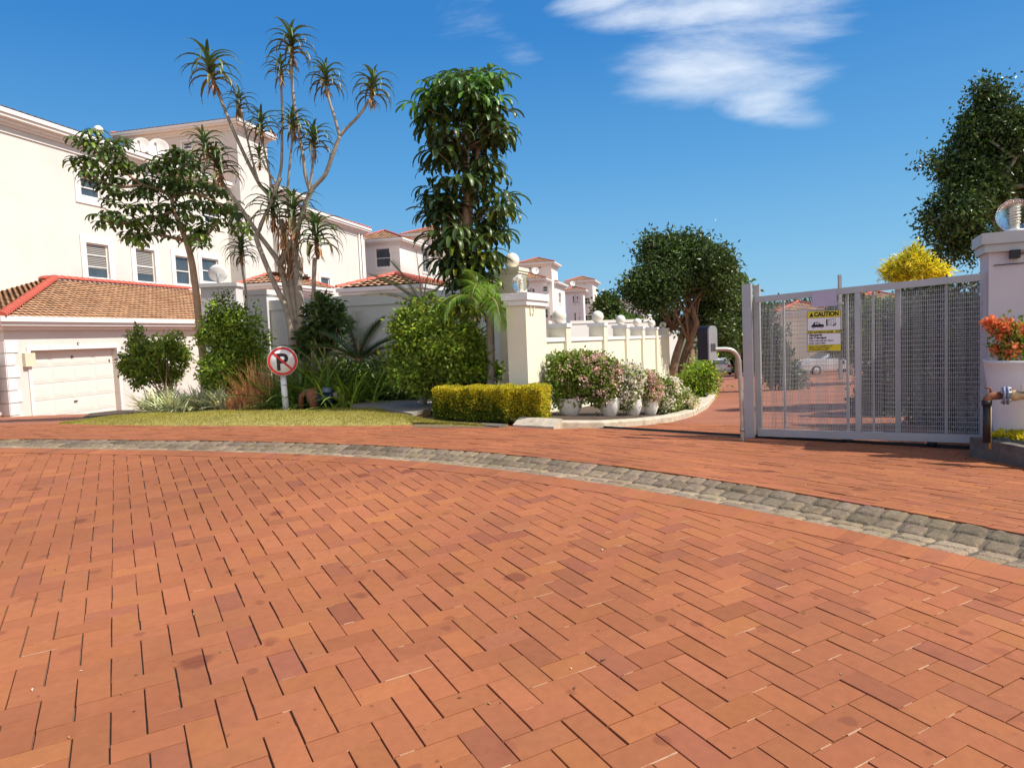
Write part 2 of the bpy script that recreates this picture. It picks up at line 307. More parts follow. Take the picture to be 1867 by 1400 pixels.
class MB:
    def __init__(s): s.v = []; s.f = []; s.m = []; s.sm = []
    def add(s, vs, fs, mi=0, smooth=False):
        b = len(s.v); s.v += [tuple(map(float, x)) for x in vs]
        for f in fs: s.f.append(tuple(b+i for i in f)); s.m.append(mi); s.sm.append(smooth)
        return s
    def quad(s, a, b, c, d, mi=0): return s.add([a, b, c, d], [(0, 1, 2, 3)], mi)
    def box(s, o, e1, e2, e3, mi=0):
        """o corner, e1,e2,e3 edge vectors"""
        o, e1, e2, e3 = [np.asarray(x, float) for x in (o, e1, e2, e3)]
        if np.dot(np.cross(e1, e2), e3) < 0: e1, e2 = e2, e1
        vs = [o, o+e1, o+e1+e2, o+e2, o+e3, o+e1+e3, o+e1+e2+e3, o+e2+e3]
        return s.add(vs, [(0, 3, 2, 1), (4, 5, 6, 7), (0, 1, 5, 4), (1, 2, 6, 5), (2, 3, 7, 6), (3, 0, 4, 7)], mi)
    def cbox(s, c, x, y, z, ax=None, ay=None, mi=0):
        ax = np.array([1., 0, 0]) if ax is None else np.asarray(ax, float); ay = np.array([0, 1., 0]) if ay is None else np.asarray(ay, float)
        az = np.cross(ax, ay); c = np.asarray(c, float)
        return s.box(c-ax*x/2-ay*y/2-az*z/2, ax*x, ay*y, az*z, mi)
    def tube(s, pts, rad, n=8, mi=0, caps=True, smooth=True):
        pts = [np.asarray(p, float) for p in pts]
        if not hasattr(rad, '__len__'): rad = [rad]*len(pts)
        vs = []; prev = None
        for i, p in enumerate(pts):
            t = (pts[min(i+1, len(pts)-1)]-pts[max(i-1, 0)]); t = t/(np.linalg.norm(t)+1e-9)
            if prev is None:
                a = np.cross(t, [0, 0, 1.]) if abs(t[2]) < .9 else np.cross(t, [1., 0, 0])
            else: a = prev-t*(prev@t)
            a = a/(np.linalg.norm(a)+1e-9); prev = a; b = np.cross(t, a)
            for k in range(n):
                an = 2*math.pi*k/n; vs.append(p+rad[i]*(a*math.cos(an)+b*math.sin(an)))
        fs = []
        for i in range(len(pts)-1):
            for k in range(n):
                fs.append((i*n+k, i*n+(k+1) % n, (i+1)*n+(k+1) % n, (i+1)*n+k))
        s.add(vs, fs, mi, smooth)
        if caps:
            b0 = len(s.v)-len(vs); s.f.append(tuple(b0+k for k in reversed(range(n)))); s.m.append(mi); s.sm.append(False)
            b1 = len(s.v)-n; s.f.append(tuple(b1+k for k in range(n))); s.m.append(mi); s.sm.append(False)
        return s
    def lathe(s, c, prof, n=24, mi=0, axis=None, smooth=True):
        """prof [(r,h)] about axis"""
        c = np.asarray(c, float); az = np.array([0, 0, 1.]) if axis is None else np.asarray(axis, float)/np.linalg.norm(axis)
        ax = np.cross(az, [0, 0, 1.]) if abs(az[2]) < .9 else np.array([1., 0, 0]); ax = ax/np.linalg.norm(ax); ay = np.cross(az, ax)
        vs = [c+az*h+r*(ax*math.cos(2*math.pi*k/n)+ay*math.sin(2*math.pi*k/n)) for r, h in prof for k in range(n)]
        fs = [(i*n+k, i*n+(k+1) % n, (i+1)*n+(k+1) % n, (i+1)*n+k) for i in range(len(prof)-1) for k in range(n)]
        return s.add(vs, fs, mi, smooth)
    def sphere(s, c, r, n=24, mi=0):
        k = n//2; return s.lathe(c, [(max(1e-4, r*math.sin(math.pi*i/k)), -r*math.cos(math.pi*i/k)) for i in range(k+1)], n, mi)
    def prism(s, poly, ext, mi=0):
        """poly: list of 3D pts, ext vector"""
        n = len(poly); ext = np.asarray(ext, float); a = [np.asarray(p, float) for p in poly]
        return s.add(a+[p+ext for p in a], [tuple(reversed(range(n))), tuple(range(n, 2*n))]+[(i, (i+1) % n, n+(i+1) % n, n+i) for i in range(n)], mi)
    def build(s, name, mats, parent=None):
        me = bpy.data.meshes.new(name); me.from_pydata(s.v, [], s.f)
        me.polygons.foreach_set('material_index', np.array(s.m, dtype=np.int32)); me.polygons.foreach_set('use_smooth', np.array(s.sm, dtype=bool))
        me.update(); return link(name, me, mats, parent)
def textobj(name, body, size, origin, ax, up, m, parent, extrude=.0008, bold=0.0, sx=1.0, align='LEFT'):
    c = bpy.data.curves.new(name, 'FONT'); c.body = body; c.size = size; c.extrude = extrude; c.offset = bold; c.align_x = align
    o = bpy.data.objects.new(name+'_tmp', c); COL.objects.link(o)
    bpy.context.view_layer.update()
    me = bpy.data.meshes.new_from_object(o.evaluated_get(bpy.context.evaluated_depsgraph_get()))
    bpy.data.objects.remove(o)
    ax = np.asarray(ax, float); up = np.asarray(up, float); nn = np.cross(ax, up)
    co = np.zeros(len(me.vertices)*3, dtype=np.float32); me.vertices.foreach_get('co', co); co = co.reshape(-1, 3)
    W = np.asarray(origin, float)+co[:, :1]*sx*ax+co[:, 1:2]*up+co[:, 2:3]*nn
    me.vertices.foreach_set('co', W.astype(np.float32).ravel()); me.materials.clear(); me.update()
    return link(name, me, m, parent)
# ================================================================== GROUND AND PAVING (structure)
def struct(o): o['kind'] = 'structure'; return o
rng = np.random.default_rng(7)
# big ground sheet to the horizon
def ext(a, b, n, far):
    core = np.linspace(a, b, n); up = b+np.array([2, 5, 10, 20, 40, 80, 160, 320, 700, far]); dn = a-np.array([2, 5, 10, 20, 40, 80, 160, 320, 700, far])[::-1]
    return np.concatenate([dn, core, up])
xs = ext(-30, 50, 81, 1400); ys = ext(-8, 130, 120, 1400)
X, Y = np.meshgrid(xs, ys, indexing='ij')
Z = G(X, Y)-.14
def gridfaces(nx, ny):
    i, j = np.meshgrid(np.arange(nx-1), np.arange(ny-1), indexing='ij'); a = (i*ny+j).ravel()
    return np.stack([a, a+ny, a+ny+1, a+1], 1)
struct(npmesh('ground', np.stack([X.ravel(), Y.ravel(), Z.ravel()], 1), gridfaces(len(xs), len(ys)), MT['hill'], smooth=True))
# channel curve
sx_ = np.linspace(-17, 4.6, 1200); sy_ = yc(sx_)
seg = np.hypot(np.diff(sx_), np.diff(sy_)); SS = np.concatenate([[0], np.cumsum(seg)])
kx = np.gradient(sx_, SS); ky = np.gradient(sy_, SS)
ker = np.ones(61)/61
kx = np.convolve(np.pad(kx, 30, 'edge'), ker, 'valid'); ky = np.convolve(np.pad(ky, 30, 'edge'), ker, 'valid'); kn = np.hypot(kx, ky); kx /= kn; ky /= kn
def cpt(s, r):
    x = np.interp(s, SS, sx_); y = np.interp(s, SS, sy_); tx = np.interp(s, SS, kx); ty = np.interp(s, SS, ky)
    return x-ty*r, y+tx*r, tx, ty
HW = .37
def offs(x, y):
    """signed distance to the channel centre line (+ far side)"""
    x = np.atleast_1d(x); y = np.atleast_1d(y); out_ = np.empty(len(x))
    for i in range(0, len(x), 2000):
        d2 = (x[i:i+2000, None]-sx_[None, ::4])**2+(y[i:i+2000, None]-sy_[None, ::4])**2
        k = d2.argmin(1); ix = k*4
        out_[i:i+2000] = -(x[i:i+2000]-sx_[ix])*ky[ix]+(y[i:i+2000]-sy_[ix])*kx[ix]
    return out_
def dish(r): return .06*np.clip(1-np.abs(r)/HW, 0, 1)
# bedding under the laid bricks
xs = np.arange(-13, 7.01, .09); ys = np.arange(-1.5, 14.01, .09)
X, Y = np.meshgrid(xs, ys, indexing='ij'); r = offs(X.ravel(), Y.ravel())
Z = G(X, Y).ravel()-.010-np.where(np.abs(r) < HW, dish(r)+.012, 0)
struct(npmesh('paving_bed', np.stack([X.ravel(), Y.ravel(), Z], 1), gridfaces(len(xs), len(ys)), MT['sand'], smooth=True))
# bricks, each modelled: top, chamfer and sides
def bricks(cx, cy, ux, uy, L, Wd, gl, gw, zoff, ch=.004, depth=.03, hvar=.0007, slope=.0018, dishf=False):
    """centre, unit length axis, length, width, gaps -> verts, faces, per-vertex brick index"""
    n = len(cx); hl = (L-gl)/2; hw = (Wd-gw)/2
    px_, py_ = -uy, ux
    V_ = np.zeros((n, 12, 3)); dz = rng.normal(0, hvar, n); tl = rng.normal(0, slope, (n, 2))
    cor = [(-1, -1), (1, -1), (1, 1), (-1, 1)]
    c0 = ch*np.ones(n) if np.isscalar(ch) else ch
    for ring in range(3):
        for k, (a, b) in enumerate(cor):
            la = a*(hl-(c0 if ring == 0 else 0)); wb = b*(hw-(c0 if ring == 0 else 0))
            x = cx+ux*la+px_*wb; y = cy+uy*la+py_*wb
            z = G(x, y)+zoff+dz+tl[:, 0]*la+tl[:, 1]*wb-(0, 1, 0)[ring]*c0*.8-(depth if ring == 2 else 0)
            if dishf: z = z-dish(offs(x, y))
            V_[:, ring*4+k] = np.stack([x, y, z], 1)
    F = [(0, 1, 2, 3)]+[(4+k, 4+(k+1) % 4, (k+1) % 4, k) for k in range(4)]+[(8+k, 8+(k+1) % 4, 4+(k+1) % 4, 4+k) for k in range(4)]
    F = np.array(F)[None]+(np.arange(n)*12)[:, None, None]
    return V_.reshape(-1, 3), F.reshape(-1, 4), np.repeat(np.arange(n), 12)
def bricktint(n, s=.10):
    s *= .52; v = rng.normal(1, s, n); t = np.stack([v, v*rng.normal(1, .02, n), v*rng.normal(1, .03, n)], 1)
    k = rng.random(n); pur = k < .075; t[pur] *= np.array([.88, .87, 1.02]); org = k > .88; t[org] *= np.array([1.07, 1.10, 1.0])
    return np.clip(t, .45, 1.5)
W_ = .111; YW = .5077; tx0, ty0 = -2.842*W_, 27.64*W_
cY, sY = math.cos(YW), math.sin(YW)
b_, a_ = np.meshgrid(np.arange(-90, 90), np.arange(-70, 70), indexing='ij'); b_ = b_.ravel(); a_ = a_.ravel()
vm = (b_+a_) % 4 == 0; hm = (b_+a_) % 4 == 2
cb = np.concatenate([b_[vm]+.5, b_[hm]+1.]); ca = np.concatenate([a_[vm]+1., a_[hm]+.5]); isV = np.concatenate([np.ones(vm.sum(), bool), np.zeros(hm.sum(), bool)])
bx = tx0+W_*(cb*cY+ca*sY); by = ty0+W_*(cb*sY-ca*cY)
rr = offs(bx, by)
keep = (rr < -.52) & (by > -1.0) & (np.abs(bx) < .80*by+2.4)
bx, by, isV = bx[keep], by[keep], isV[keep]
ux = np.where(isV, sY, cY); uy = np.where(isV, -cY, sY)
n = len(bx); jit = rng.normal(0, .0006, (2, n)); ang = rng.normal(0, .004, n)
ux, uy = ux*np.cos(ang)-uy*np.sin(ang), ux*np.sin(ang)+uy*np.cos(ang)
gA = np.clip(rng.normal(.0062, .0018, n), .002, .011); gB = np.clip(rng.normal(.0030, .001, n), .001, .005)
gl = np.where(isV, gB, gA); gw = np.where(isV, gA, gB)
v, f, ix = bricks(bx+jit[0], by+jit[1], ux, uy, 2*W_, W_, gl, gw, 0, ch=rng.uniform(.0006, .0018, n))
struct(npmesh('herringbone_paving', v, f, MT['brick'], tint=bricktint(n)[ix]))
print('herring', n)
# pale sand lying in part of the joints
sel = rng.random(n) < np.clip(.28+.12*bx, .08, .7); ax_, ay_ = sY, -cY; bX, bY = cY, sY
hla = np.where(isV, W_, W_/2)[sel]; hlb = np.where(isV, W_/2, W_)[sel]-.004; x0, y0 = bx[sel], by[sel]; m_ = len(x0)
f0, f1 = rng.uniform(-1, -.1, m_), rng.uniform(.1, 1, m_); zz_ = rng.uniform(-.0022, -.0004, m_)
q = []
for sb_, sa_ in ((f0, -.0032), (f1, -.0032), (f1, .0032), (f0, .0032)):
    X_ = x0+bX*hlb*sb_+ax_*(hla+sa_); Y_ = y0+bY*hlb*sb_+ay_*(hla+sa_); q.append(np.stack([X_, Y_, G(X_, Y_)+zz_], 1))
struct(npmesh('joint_sand', np.stack(q, 1).reshape(-1, 3), np.arange(m_*4).reshape(-1, 4)[:, ::-1], MT['jointsand']))
# soldier course along the channel
s = np.arange(.2, SS[-1]-.2, W_); x, y, tx, ty = cpt(s, -HW-.117)
k = (np.abs(x) < .8*y+2.4); s, x, y, tx, ty = [q[k] for q in (s, x, y, tx, ty)]; n = len(s)
v, f, ix = bricks(x, y, -ty, tx, 2*W_, W_, .003, np.clip(rng.normal(.004, .0015, n), .001, .008), .004, ch=.002)
struct(npmesh('soldier_course', v, f, MT['brick'], tint=bricktint(n)[ix]))
# cobbles of the drain channel, pillowed
def cobbles():
    VS = []; FS = []; TT = []; b = 0; N = 9
    g = np.linspace(-1, 1, N); gu, gv = np.meshgrid(g, g, indexing='ij'); g = np.sign(g)*np.abs(g)**.6; gu, gv = np.meshgrid(g, g, indexing='ij'); q = 1-np.maximum(np.abs(gu), np.abs(gv))**8-.15*(gu**2*gv**2)
    edge = (np.maximum(np.abs(gu), np.abs(gv)) > .99)
    fc = gridfaces(N, N)
    for row in range(4):
        r0 = -HW+(row+.5)*(2*HW/4); s = .1+rng.random()*.1
        while s < SS[-1]-.3:
            L = rng.uniform(.115, .175) if row > 1 else rng.uniform(.14, .23)
            x, y, tx, ty = cpt(s+L/2, r0)
            if abs(x) < .8*y+2.4:
                hu = L/2-rng.uniform(.002, .006); hv = HW/4-rng.uniform(.001, .005)
                U_ = gu*hu*(1-.035*np.abs(gv)**4)+rng.normal(0, .0018, gu.shape); V2 = gv*hv*(1-.035*np.abs(gu)**4)+rng.normal(0, .0018, gu.shape)
                X = x+tx*U_-ty*V2; Y = y+ty*U_+tx*V2
                r_ = r0+V2
                Z = G(X, Y)-dish(r_)+rng.normal(0, .003)-.013*(1-q)+rng.normal(0, .0016, gu.shape)*(~edge)-.02*edge
                VS.append(np.stack([X.ravel(), Y.ravel(), Z.ravel()], 1)); FS.append(fc+b); b += N*N
                t = rng.normal(1.15 if row < 2 else .82, .13); TT.append(np.full((N*N, 3), t)*np.array([1, rng.normal(1, .02), rng.normal(.98, .04)]))
            s += L
    struct(npmesh('cobble_channel', np.concatenate(VS), np.concatenate(FS), MT['cobble'], tint=np.clip(np.concatenate(TT), .5, 1.6), smooth=True))
    return
cobbles()
struct(npmesh('channel_bed', *(lambda: (lambda s, r: (lambda x, y, tx, ty: (np.stack([x.ravel(), y.ravel(), (G(x, y)-dish(r)-.014).ravel()], 1), gridfaces(*s.shape)))(*cpt(s, r)))(*np.meshgrid(np.linspace(.2, SS[-1]-.2, 300), np.linspace(-HW-.002, HW+.002, 9), indexing='ij')))(), MT['jdark'], smooth=True))
# lawn outline (world)
LF = [gnd(*q) for q in [(104, 773), (200, 775), (300, 776), (400, 776), (500, 776), (600, 776), (680, 776), (752, 775), (830, 777), (925, 779)]]
LBp = [(135, 768), (225, 757), (320, 752), (430, 749), (520, 747), (600, 746), (655, 742), (692, 747), (725, 757), (754, 770), (800, 771)]
def raised(px, py, dz, dp=0):
    """first point of the pixel's ray that is dz above the ground or lower"""
    d = ray(px, py); t_ = 4*1.003**np.arange(0, 900); P = CC[None]+d[None]*t_[:, None]
    i = int(np.argmax(P[:, 2] < G(P[:, 0], P[:, 1])+dz)); return P[i]
LB = [raised(px, py, (.03, .10, .14, .15, .15, .15, .15, .14, .10, .04, .03)[i]) for i, (px, py) in enumerate(LBp)]
print('lawn', [tuple(np.round(p, 1)) for p in LF[::3]], [tuple(np.round(p, 1)) for p in LB[::3]])
def resample(P, n):
    P = np.array(P); d = np.r_[0, np.cumsum(np.hypot(*np.diff(P[:, :2], axis=0).T))]; t = np.linspace(0, d[-1], n)
    return np.stack([np.interp(t, d, P[:, k]) for k in range(3)], 1)
lf, lb = resample(LF, 90), resample(LB, 90)
# brick rows of the apron beyond the channel
S_, R_ = [], []
for k in range(48):
    r0 = HW+.006+(k+.5)*W_; off = (k % 2)*.111+rng.uniform(-.015, .015)
    s = np.arange(.2+off, SS[-1]-.2, 2*W_); S_.append(s); R_.append(np.full(len(s), r0))
S_ = np.concatenate(S_); R_ = np.concatenate(R_)
xa, ya, _, _ = cpt(S_+.05, R_); xb, yb, _, _ = cpt(S_-.05, R_); STR = np.hypot(xa-xb, ya-yb)/.1
x, y, tx, ty = cpt(S_, R_)
# drop what lies beyond the lawn edge or outside the view
front = np.interp(x, lf[:, 0], lf[:, 1], left=99, right=99)
bedr = (x > lf[-1, 0]) & (x < 0.9) & (y > 10.05+(.9-x)*.1)
keep = (y < front-.03) & ~bedr & (np.abs(x) < .8*y+2.5) & (y < 14)
x, y, tx, ty, R_, STR = [q[keep] for q in (x, y, tx, ty, R_, STR)]; n = len(x)
# stretch bricks on the outer rows so joints stay closed on the curve
v, f, ix = bricks(x, y, tx, ty, 2*W_*1.0, W_, rng.uniform(.003, .007, n)-2*W_*(STR-1), rng.uniform(.003, .007, n), 0, ch=.0025, hvar=.0016, slope=.006)
struct(npmesh('apron_paving', v, f, MT['brick'], tint=bricktint(n, .12)[ix]))
print('apron', n)
# paving further off: forecourt of the garages and the drive through the gate
xs = np.concatenate([np.arange(-40, -13, 1.5), np.arange(-13, 8, .5), np.arange(8, 46, 1.5)]); ys = np.concatenate([np.arange(7.2, 16, .4), np.arange(16, 140, 2.)])
X, Y = np.meshgrid(xs, ys, indexing='ij'); r = offs(X.ravel(), Y.ravel()).reshape(X.shape)
Z = G(X, Y)-.006; fc = gridfaces(len(xs), len(ys)); rf = r.ravel()[fc].min(1)
struct(npmesh('brick_drive', np.stack([X.ravel(), Y.ravel(), Z.ravel()], 1), fc[rf > HW+.3], MT['farbrick'], smooth=True))
# lawn
nt_ = 14; t = np.linspace(0, 1, nt_)[None, :, None]
Pm = lf[:, None]*(1-t)+lb[:, None]*t
gb = G(Pm[..., 0], Pm[..., 1]); h = np.maximum((lb[:, 2]-G(lb[:, 0], lb[:, 1]))[:, None]*np.sin(np.clip(t[..., 0]*1.35, 0, 1)*math.pi/2)**.8, .012)
h = h+.02*np.sin(Pm[..., 0]*3.1)*np.sin(Pm[..., 1]*2.3+1)*t[..., 0]
Pm[..., 2] = gb+h; Pm[:, 0, 2] -= .03
struct(npmesh('lawn', Pm.reshape(-1, 3), gridfaces(90, nt_)[:, ::-1], MT['lawn'], smooth=True))
# grass blades
n = 46000; iu = rng.uniform(0, 88.99, n); iv = rng.uniform(0.1, nt_-1.01, n); i0 = iu.astype(int); j0 = iv.astype(int); fu = (iu-i0)[:, None]; fv = (iv-j0)[:, None]
P0 = Pm[i0, j0]*(1-fu)*(1-fv)+Pm[i0+1, j0]*fu*(1-fv)+Pm[i0, j0+1]*(1-fu)*fv+Pm[i0+1, j0+1]*fu*fv
an = rng.uniform(0, 6.283, n); hh = rng.uniform(.012, .036, n); wd = .004
side = np.stack([np.cos(an), np.sin(an), 0*an], 1)*wd; lean = np.stack([rng.normal(0, .35, n), rng.normal(0, .35, n), np.ones(n)], 1)*hh[:, None]
Vt = np.stack([P0-side, P0+side, P0+lean], 1).reshape(-1, 3); tn = rng.uniform(.7, 1.35, n)[:, None]*np.stack([rng.uniform(.8, 1.25, n), np.ones(n), rng.uniform(.6, 1.2, n)], 1)
gr = npmesh('grass', Vt, np.arange(3*n).reshape(-1, 3), MT['grass'], tint=np.repeat(tn, 3, 0)); gr['kind'] = 'stuff'
tag(gr, 'short yellow-green grass of the lawn strip beside the brick paving', 'grass')
# leaf litter and grit on the paving
n = 420; yq = rng.uniform(2.2, 9, n)**1.0; xq = rng.uniform(-.78, .78, n)*yq; ok = rng.random(n) < .8; xq, yq = xq[ok], yq[ok]; n = len(xq)
an = rng.uniform(0, 6.283, n); sz = rng.uniform(.003, .011, n)*np.where(rng.random(n) < .12, 2.0, 1); d1 = np.stack([np.cos(an), np.sin(an), rng.normal(0, .2, n)], 1)*sz[:, None]; d2 = np.stack([-np.sin(an), np.cos(an), rng.normal(0, .2, n)], 1)*(sz*rng.uniform(.12, .5, n))[:, None]
zq = G(xq, yq)-dish(offs(xq, yq))+.004; Pq = np.stack([xq, yq, zq], 1); Vt = np.stack([Pq-d1, Pq-d2*.8+UP*.002, Pq+d1, Pq+d2+UP*.003], 1).reshape(-1, 3)
k = rng.random(n)[:, None]; tn = np.where(k < .5, np.array([.16, .09, .05]), np.where(k < .85, np.array([.30, .22, .10]), np.array([.55, .48, .36])))
li = npmesh('leaf_litter', Vt, np.arange(4*n).reshape(-1, 4), mat('dry_litter', (1, 1, 1), .9, .2, 30, tint=True), tint=np.repeat(tn, 4, 0)); li['kind'] = 'stuff'
tag(li, 'scattered bits of dry leaf and grit lying on the red paving', 'leaf litter')
# garden soil behind the lawn
bk = np.linspace(0, 1, 14)[None, :, None]
fe = np.concatenate([lb[:, :], np.array([gnd(930, 772), gnd(960, 770)])]); fe = resample(fe, 60); be = fe.copy(); be[:, 1] = 20; be[:, 0] = fe[:, 0]*1.25-1.0
be[:, 1] = np.minimum(20, 11.6+(0.6-fe[:, 0])*2.2)
Pq = fe[:, None]*(1-bk)+be[:, None]*bk
Pq[..., 2] = G(Pq[..., 0], Pq[..., 1])+.05+.03*np.sin(Pq[..., 0]*2.7+Pq[..., 1]*1.9); Pq[:, 0, 2] = fe[:, 2]-.02
struct(npmesh('garden_bed', Pq.reshape(-1, 3), gridfaces(60, 14)[:, ::-1], MT['soil'], smooth=True))
# strip of bare soil and rubble before the hedge
st = [gnd(q, 779.5) for q in (752, 800, 850, 900, 925)]; sb = [gnd(q, 768) for q in (760, 800, 850, 900, 930)]
mb = MB()
for i in range(4): mb.quad(st[i]+UP*.004, st[i+1]+UP*.004, sb[i+1]+UP*.03, sb[i]+UP*.03)
struct(mb.build('bare_soil_strip', MT['earth']))
# kerb round the planter bed beside the drive
KB = [(1004, 780), (1018, 781), (1070, 781.5), (1130, 779), (1190, 774), (1235, 767), (1268, 757), (1290, 744), (1303, 728), (1309, 712), (1306, 699), (1296, 690)]
kp = resample([gnd(*q) for q in KB], 44); tk = np.gradient(kp[:, :2], axis=0); tk /= np.linalg.norm(tk, axis=1)[:, None]; nk = np.stack([-tk[:, 1], tk[:, 0]], 1)
def strip(P, N2, prof, name, m):
    Vs = []
    for (o_, z_) in prof:
        x = P[:, 0]+N2[:, 0]*o_; y = P[:, 1]+N2[:, 1]*o_; Vs.append(np.stack([x, y, G(x, y)+z_], 1))
    Vs = np.stack(Vs, 1); return npmesh(name, Vs.reshape(-1, 3), gridfaces(len(P), len(prof)), m, smooth=False)
struct(strip(kp, nk, [(0, -.05), (.006, .075), (.03, .10), (.16, .105), (.17, .04), (.9, .05), (1.6, .06)], 'kerb', MT['kerb']))
struct(strip(kp, nk, [(.4, .062), (1.2, .085), (3.0, .10), (7.0, .10)], 'planter_soil', MT['soil']))
# ================================================================== BUILDINGS AND WALLS
D = np.array([.226, .974, 0]); D /= np.linalg.norm(D); NR = np.array([D[1], -D[0], 0]); NC = -D   # along street / facing right / facing camera
NL = -NR
def wallh(mb, O, u, n_, L, H, holes=(), mi=0, reveal=.12):
    """rectangular wall with openings; O lower corner"""
    O = np.asarray(O, float)
    A = sorted({0, L, *[h for r in holes for h in (r[0], r[2])]}); B = sorted({0, H, *[h for r in holes for h in (r[1], r[3])]})
    for i in range(len(A)-1):
        for j in range(len(B)-1):
            ca_, cb_ = (A[i]+A[i+1])/2, (B[j]+B[j+1])/2
            if any(r[0] < ca_ < r[2] and r[1] < cb_ < r[3] for r in holes): continue
            P = [O+u*A[i]+UP*B[j], O+u*A[i+1]+UP*B[j], O+u*A[i+1]+UP*B[j+1], O+u*A[i]+UP*B[j+1]]
            if np.cross(P[1]-P[0], P[3]-P[0])@n_ < 0: P = P[::-1]
            mb.quad(*P, mi=mi)
    for r in holes:
        a0, b0, a1, b1 = r; c = [O+u*a0+UP*b0, O+u*a1+UP*b0, O+u*a1+UP*b1, O+u*a0+UP*b1]
        for k in range(4): mb.quad(c[k], c[(k+1) % 4], c[(k+1) % 4]-n_*reveal, c[k]-n_*reveal, mi)
def window(par, O, u, n_, r, style='h', surround=.14, name='window', reveal=.12):
    a0, b0, a1, b1 = r; O = np.asarray(O, float); mb = MB()
    def bar(x0, y0, x1, y1, d0, d1, mi=0): mb.box(O+u*x0+UP*y0+n_*d0, u*(x1-x0), UP*(y1-y0), n_*(d1-d0), mi)
    if surround:
        s = surround
        bar(a0-s, b0-s*1.1, a1+s, b0, .002, .045); bar(a0-s, b1, a1+s, b1+s, .002, .045); bar(a0-s, b0, a0, b1, .002, .045); bar(a1, b0, a1+s, b1, .002, .045)
    t = .055; d0, d1 = -reveal+.02, -reveal+.065
    bar(a0, b0, a1, b0+t, d0, d1); bar(a0, b1-t, a1, b1, d0, d1); bar(a0, b0+t, a0+t, b1-t, d0, d1); bar(a1-t, b0+t, a1, b1-t, d0, d1)
    w_, h_ = a1-a0, b1-b0
    if style == 'h':
        for k in (1, 2): bar(a0+t, b0+h_*k/3-.02, a1-t, b0+h_*k/3+.02, d0, d1+.01)
    elif style == 'h1': bar(a0+t, b0+h_*.48-.025, a1-t, b0+h_*.48+.025, d0, d1+.01)
    elif style == 'grid':
        bar(a0+t, b0+h_*.5-.02, a1-t, b0+h_*.5+.02, d0, d1+.01); bar(a0+w_*.5-.02, b0+t, a0+w_*.5+.02, b0+h_*.5-.02, d0, d1+.01); bar(a0+w_*.5-.02, b0+h_*.5+.02, a0+w_*.5+.02, b1-t, d0, d1+.01)
    o = mb.build(name, MT['trim'], par)
    g_ = MB(); g_.quad(O+u*a0+UP*b0-n_*(reveal-.03), O+u*a1+UP*b0-n_*(reveal-.03), O+u*a1+UP*b1-n_*(reveal-.03), O+u*a0+UP*b1-n_*(reveal-.03)); g_.build('pane', MT['glass'], o)
    return o
def blindof(win, O, u, n_, r, reveal=.12, pitch=.05, frac=1.0):
    a0, b0, a1, b1 = r; mb = MB(); O = np.asarray(O, float); z = b1-.06; e = b1-(b1-b0)*frac+.06
    while z > e:
        mb.box(O+u*(a0+.06)+UP*z-n_*(reveal-.034), u*(a1-a0-.12), UP*pitch*.55, n_*.012, 0); z -= pitch
    mb.build('blind', MT['blind'], win)
def tiles(name, O, u, sl, n_, Lw, rows, uL, uR, par, pitch=.30, wave=.26, res=6, amp=.028, m=None, seed=1):
    """courses of S tiles; O eave start, u along eave, sl unit upslope, n_ normal"""
    rg = np.random.default_rng(seed); nx = max(4, int(Lw/wave*res)); VS = []; FS = []; TT = []; MI = []; b = 0
    O = np.asarray(O, float)
    for k in range(rows):
        v0 = k*pitch; v1 = (k+1)*pitch+.04
        a, c = uL(v0), uR(v0); a2, c2 = uL(v1), uR(v1)
        if c-a < .02: break
        ua = np.linspace(0, Lw, nx); x0 = np.clip(ua, a, c); x1 = np.clip(ua, max(a2, a), max(min(c2, c), a2))
        h0 = amp*np.abs(np.sin(math.pi*x0/wave))**.8+.035; h1 = amp*np.abs(np.sin(math.pi*x1/wave))**.8
        lo = O+x0[:, None]*u+sl*v0; hi = O+x1[:, None]*u+sl*v1
        h1 = h1-.012; hw_ = O+x1[:, None]*u+sl*v1-n_*.03; lw_ = lo-n_*.03
        VS += [lw_, hw_, lo+n_*h0[:, None], hi+n_*h1[:, None]]
        i = np.arange(nx-1)
        FS.append(np.concatenate([np.stack([b+i, b+i+1, b+nx+i+1, b+nx+i], 1), np.stack([b+2*nx+i, b+2*nx+i+1, b+3*nx+i+1, b+3*nx+i], 1)])); MI += [1]*(nx-1)+[0]*(nx-1)
        tt = rg.normal(1, .12, int(Lw/wave)+3)[(x0/wave).astype(int)]; TT += [np.repeat(tt[:, None], 3, 1)*np.array([1, 1, 1.])]*4
        b += 4*nx
    return npmesh(name, np.concatenate(VS), np.concatenate(FS), [m or MT['tile'], MT['under']], par, tint=np.clip(np.concatenate(TT), .6, 1.4), mi=MI)
def ridge(mb, a, b, r=.11, step=.32, mi=0):
    a = np.asarray(a, float); b = np.asarray(b, float); L = np.linalg.norm(b-a); t = (b-a)/L; k = max(1, int(L/step))
    sd = np.cross(t, UP); sd /= np.linalg.norm(sd); up = np.cross(sd, t)
    for i in range(k):
        p = a+t*L*i/k; q = a+t*(L*(i+1)/k+.03)
        for (c, rr) in ((p, r), (q, r*.86)):
            mb.v += [tuple(c+sd*rr*math.cos(x)+up*rr*math.sin(x)*.8) for x in np.linspace(0, math.pi, 7)]
        b0 = len(mb.v)-14
        for j in range(6): mb.f.append((b0+j, b0+j+1, b0+8+j, b0+7+j)); mb.m.append(mi); mb.sm.append(True)
        mb.f.append(tuple(b0+j for j in range(7))); mb.m.append(mi); mb.sm.append(False)
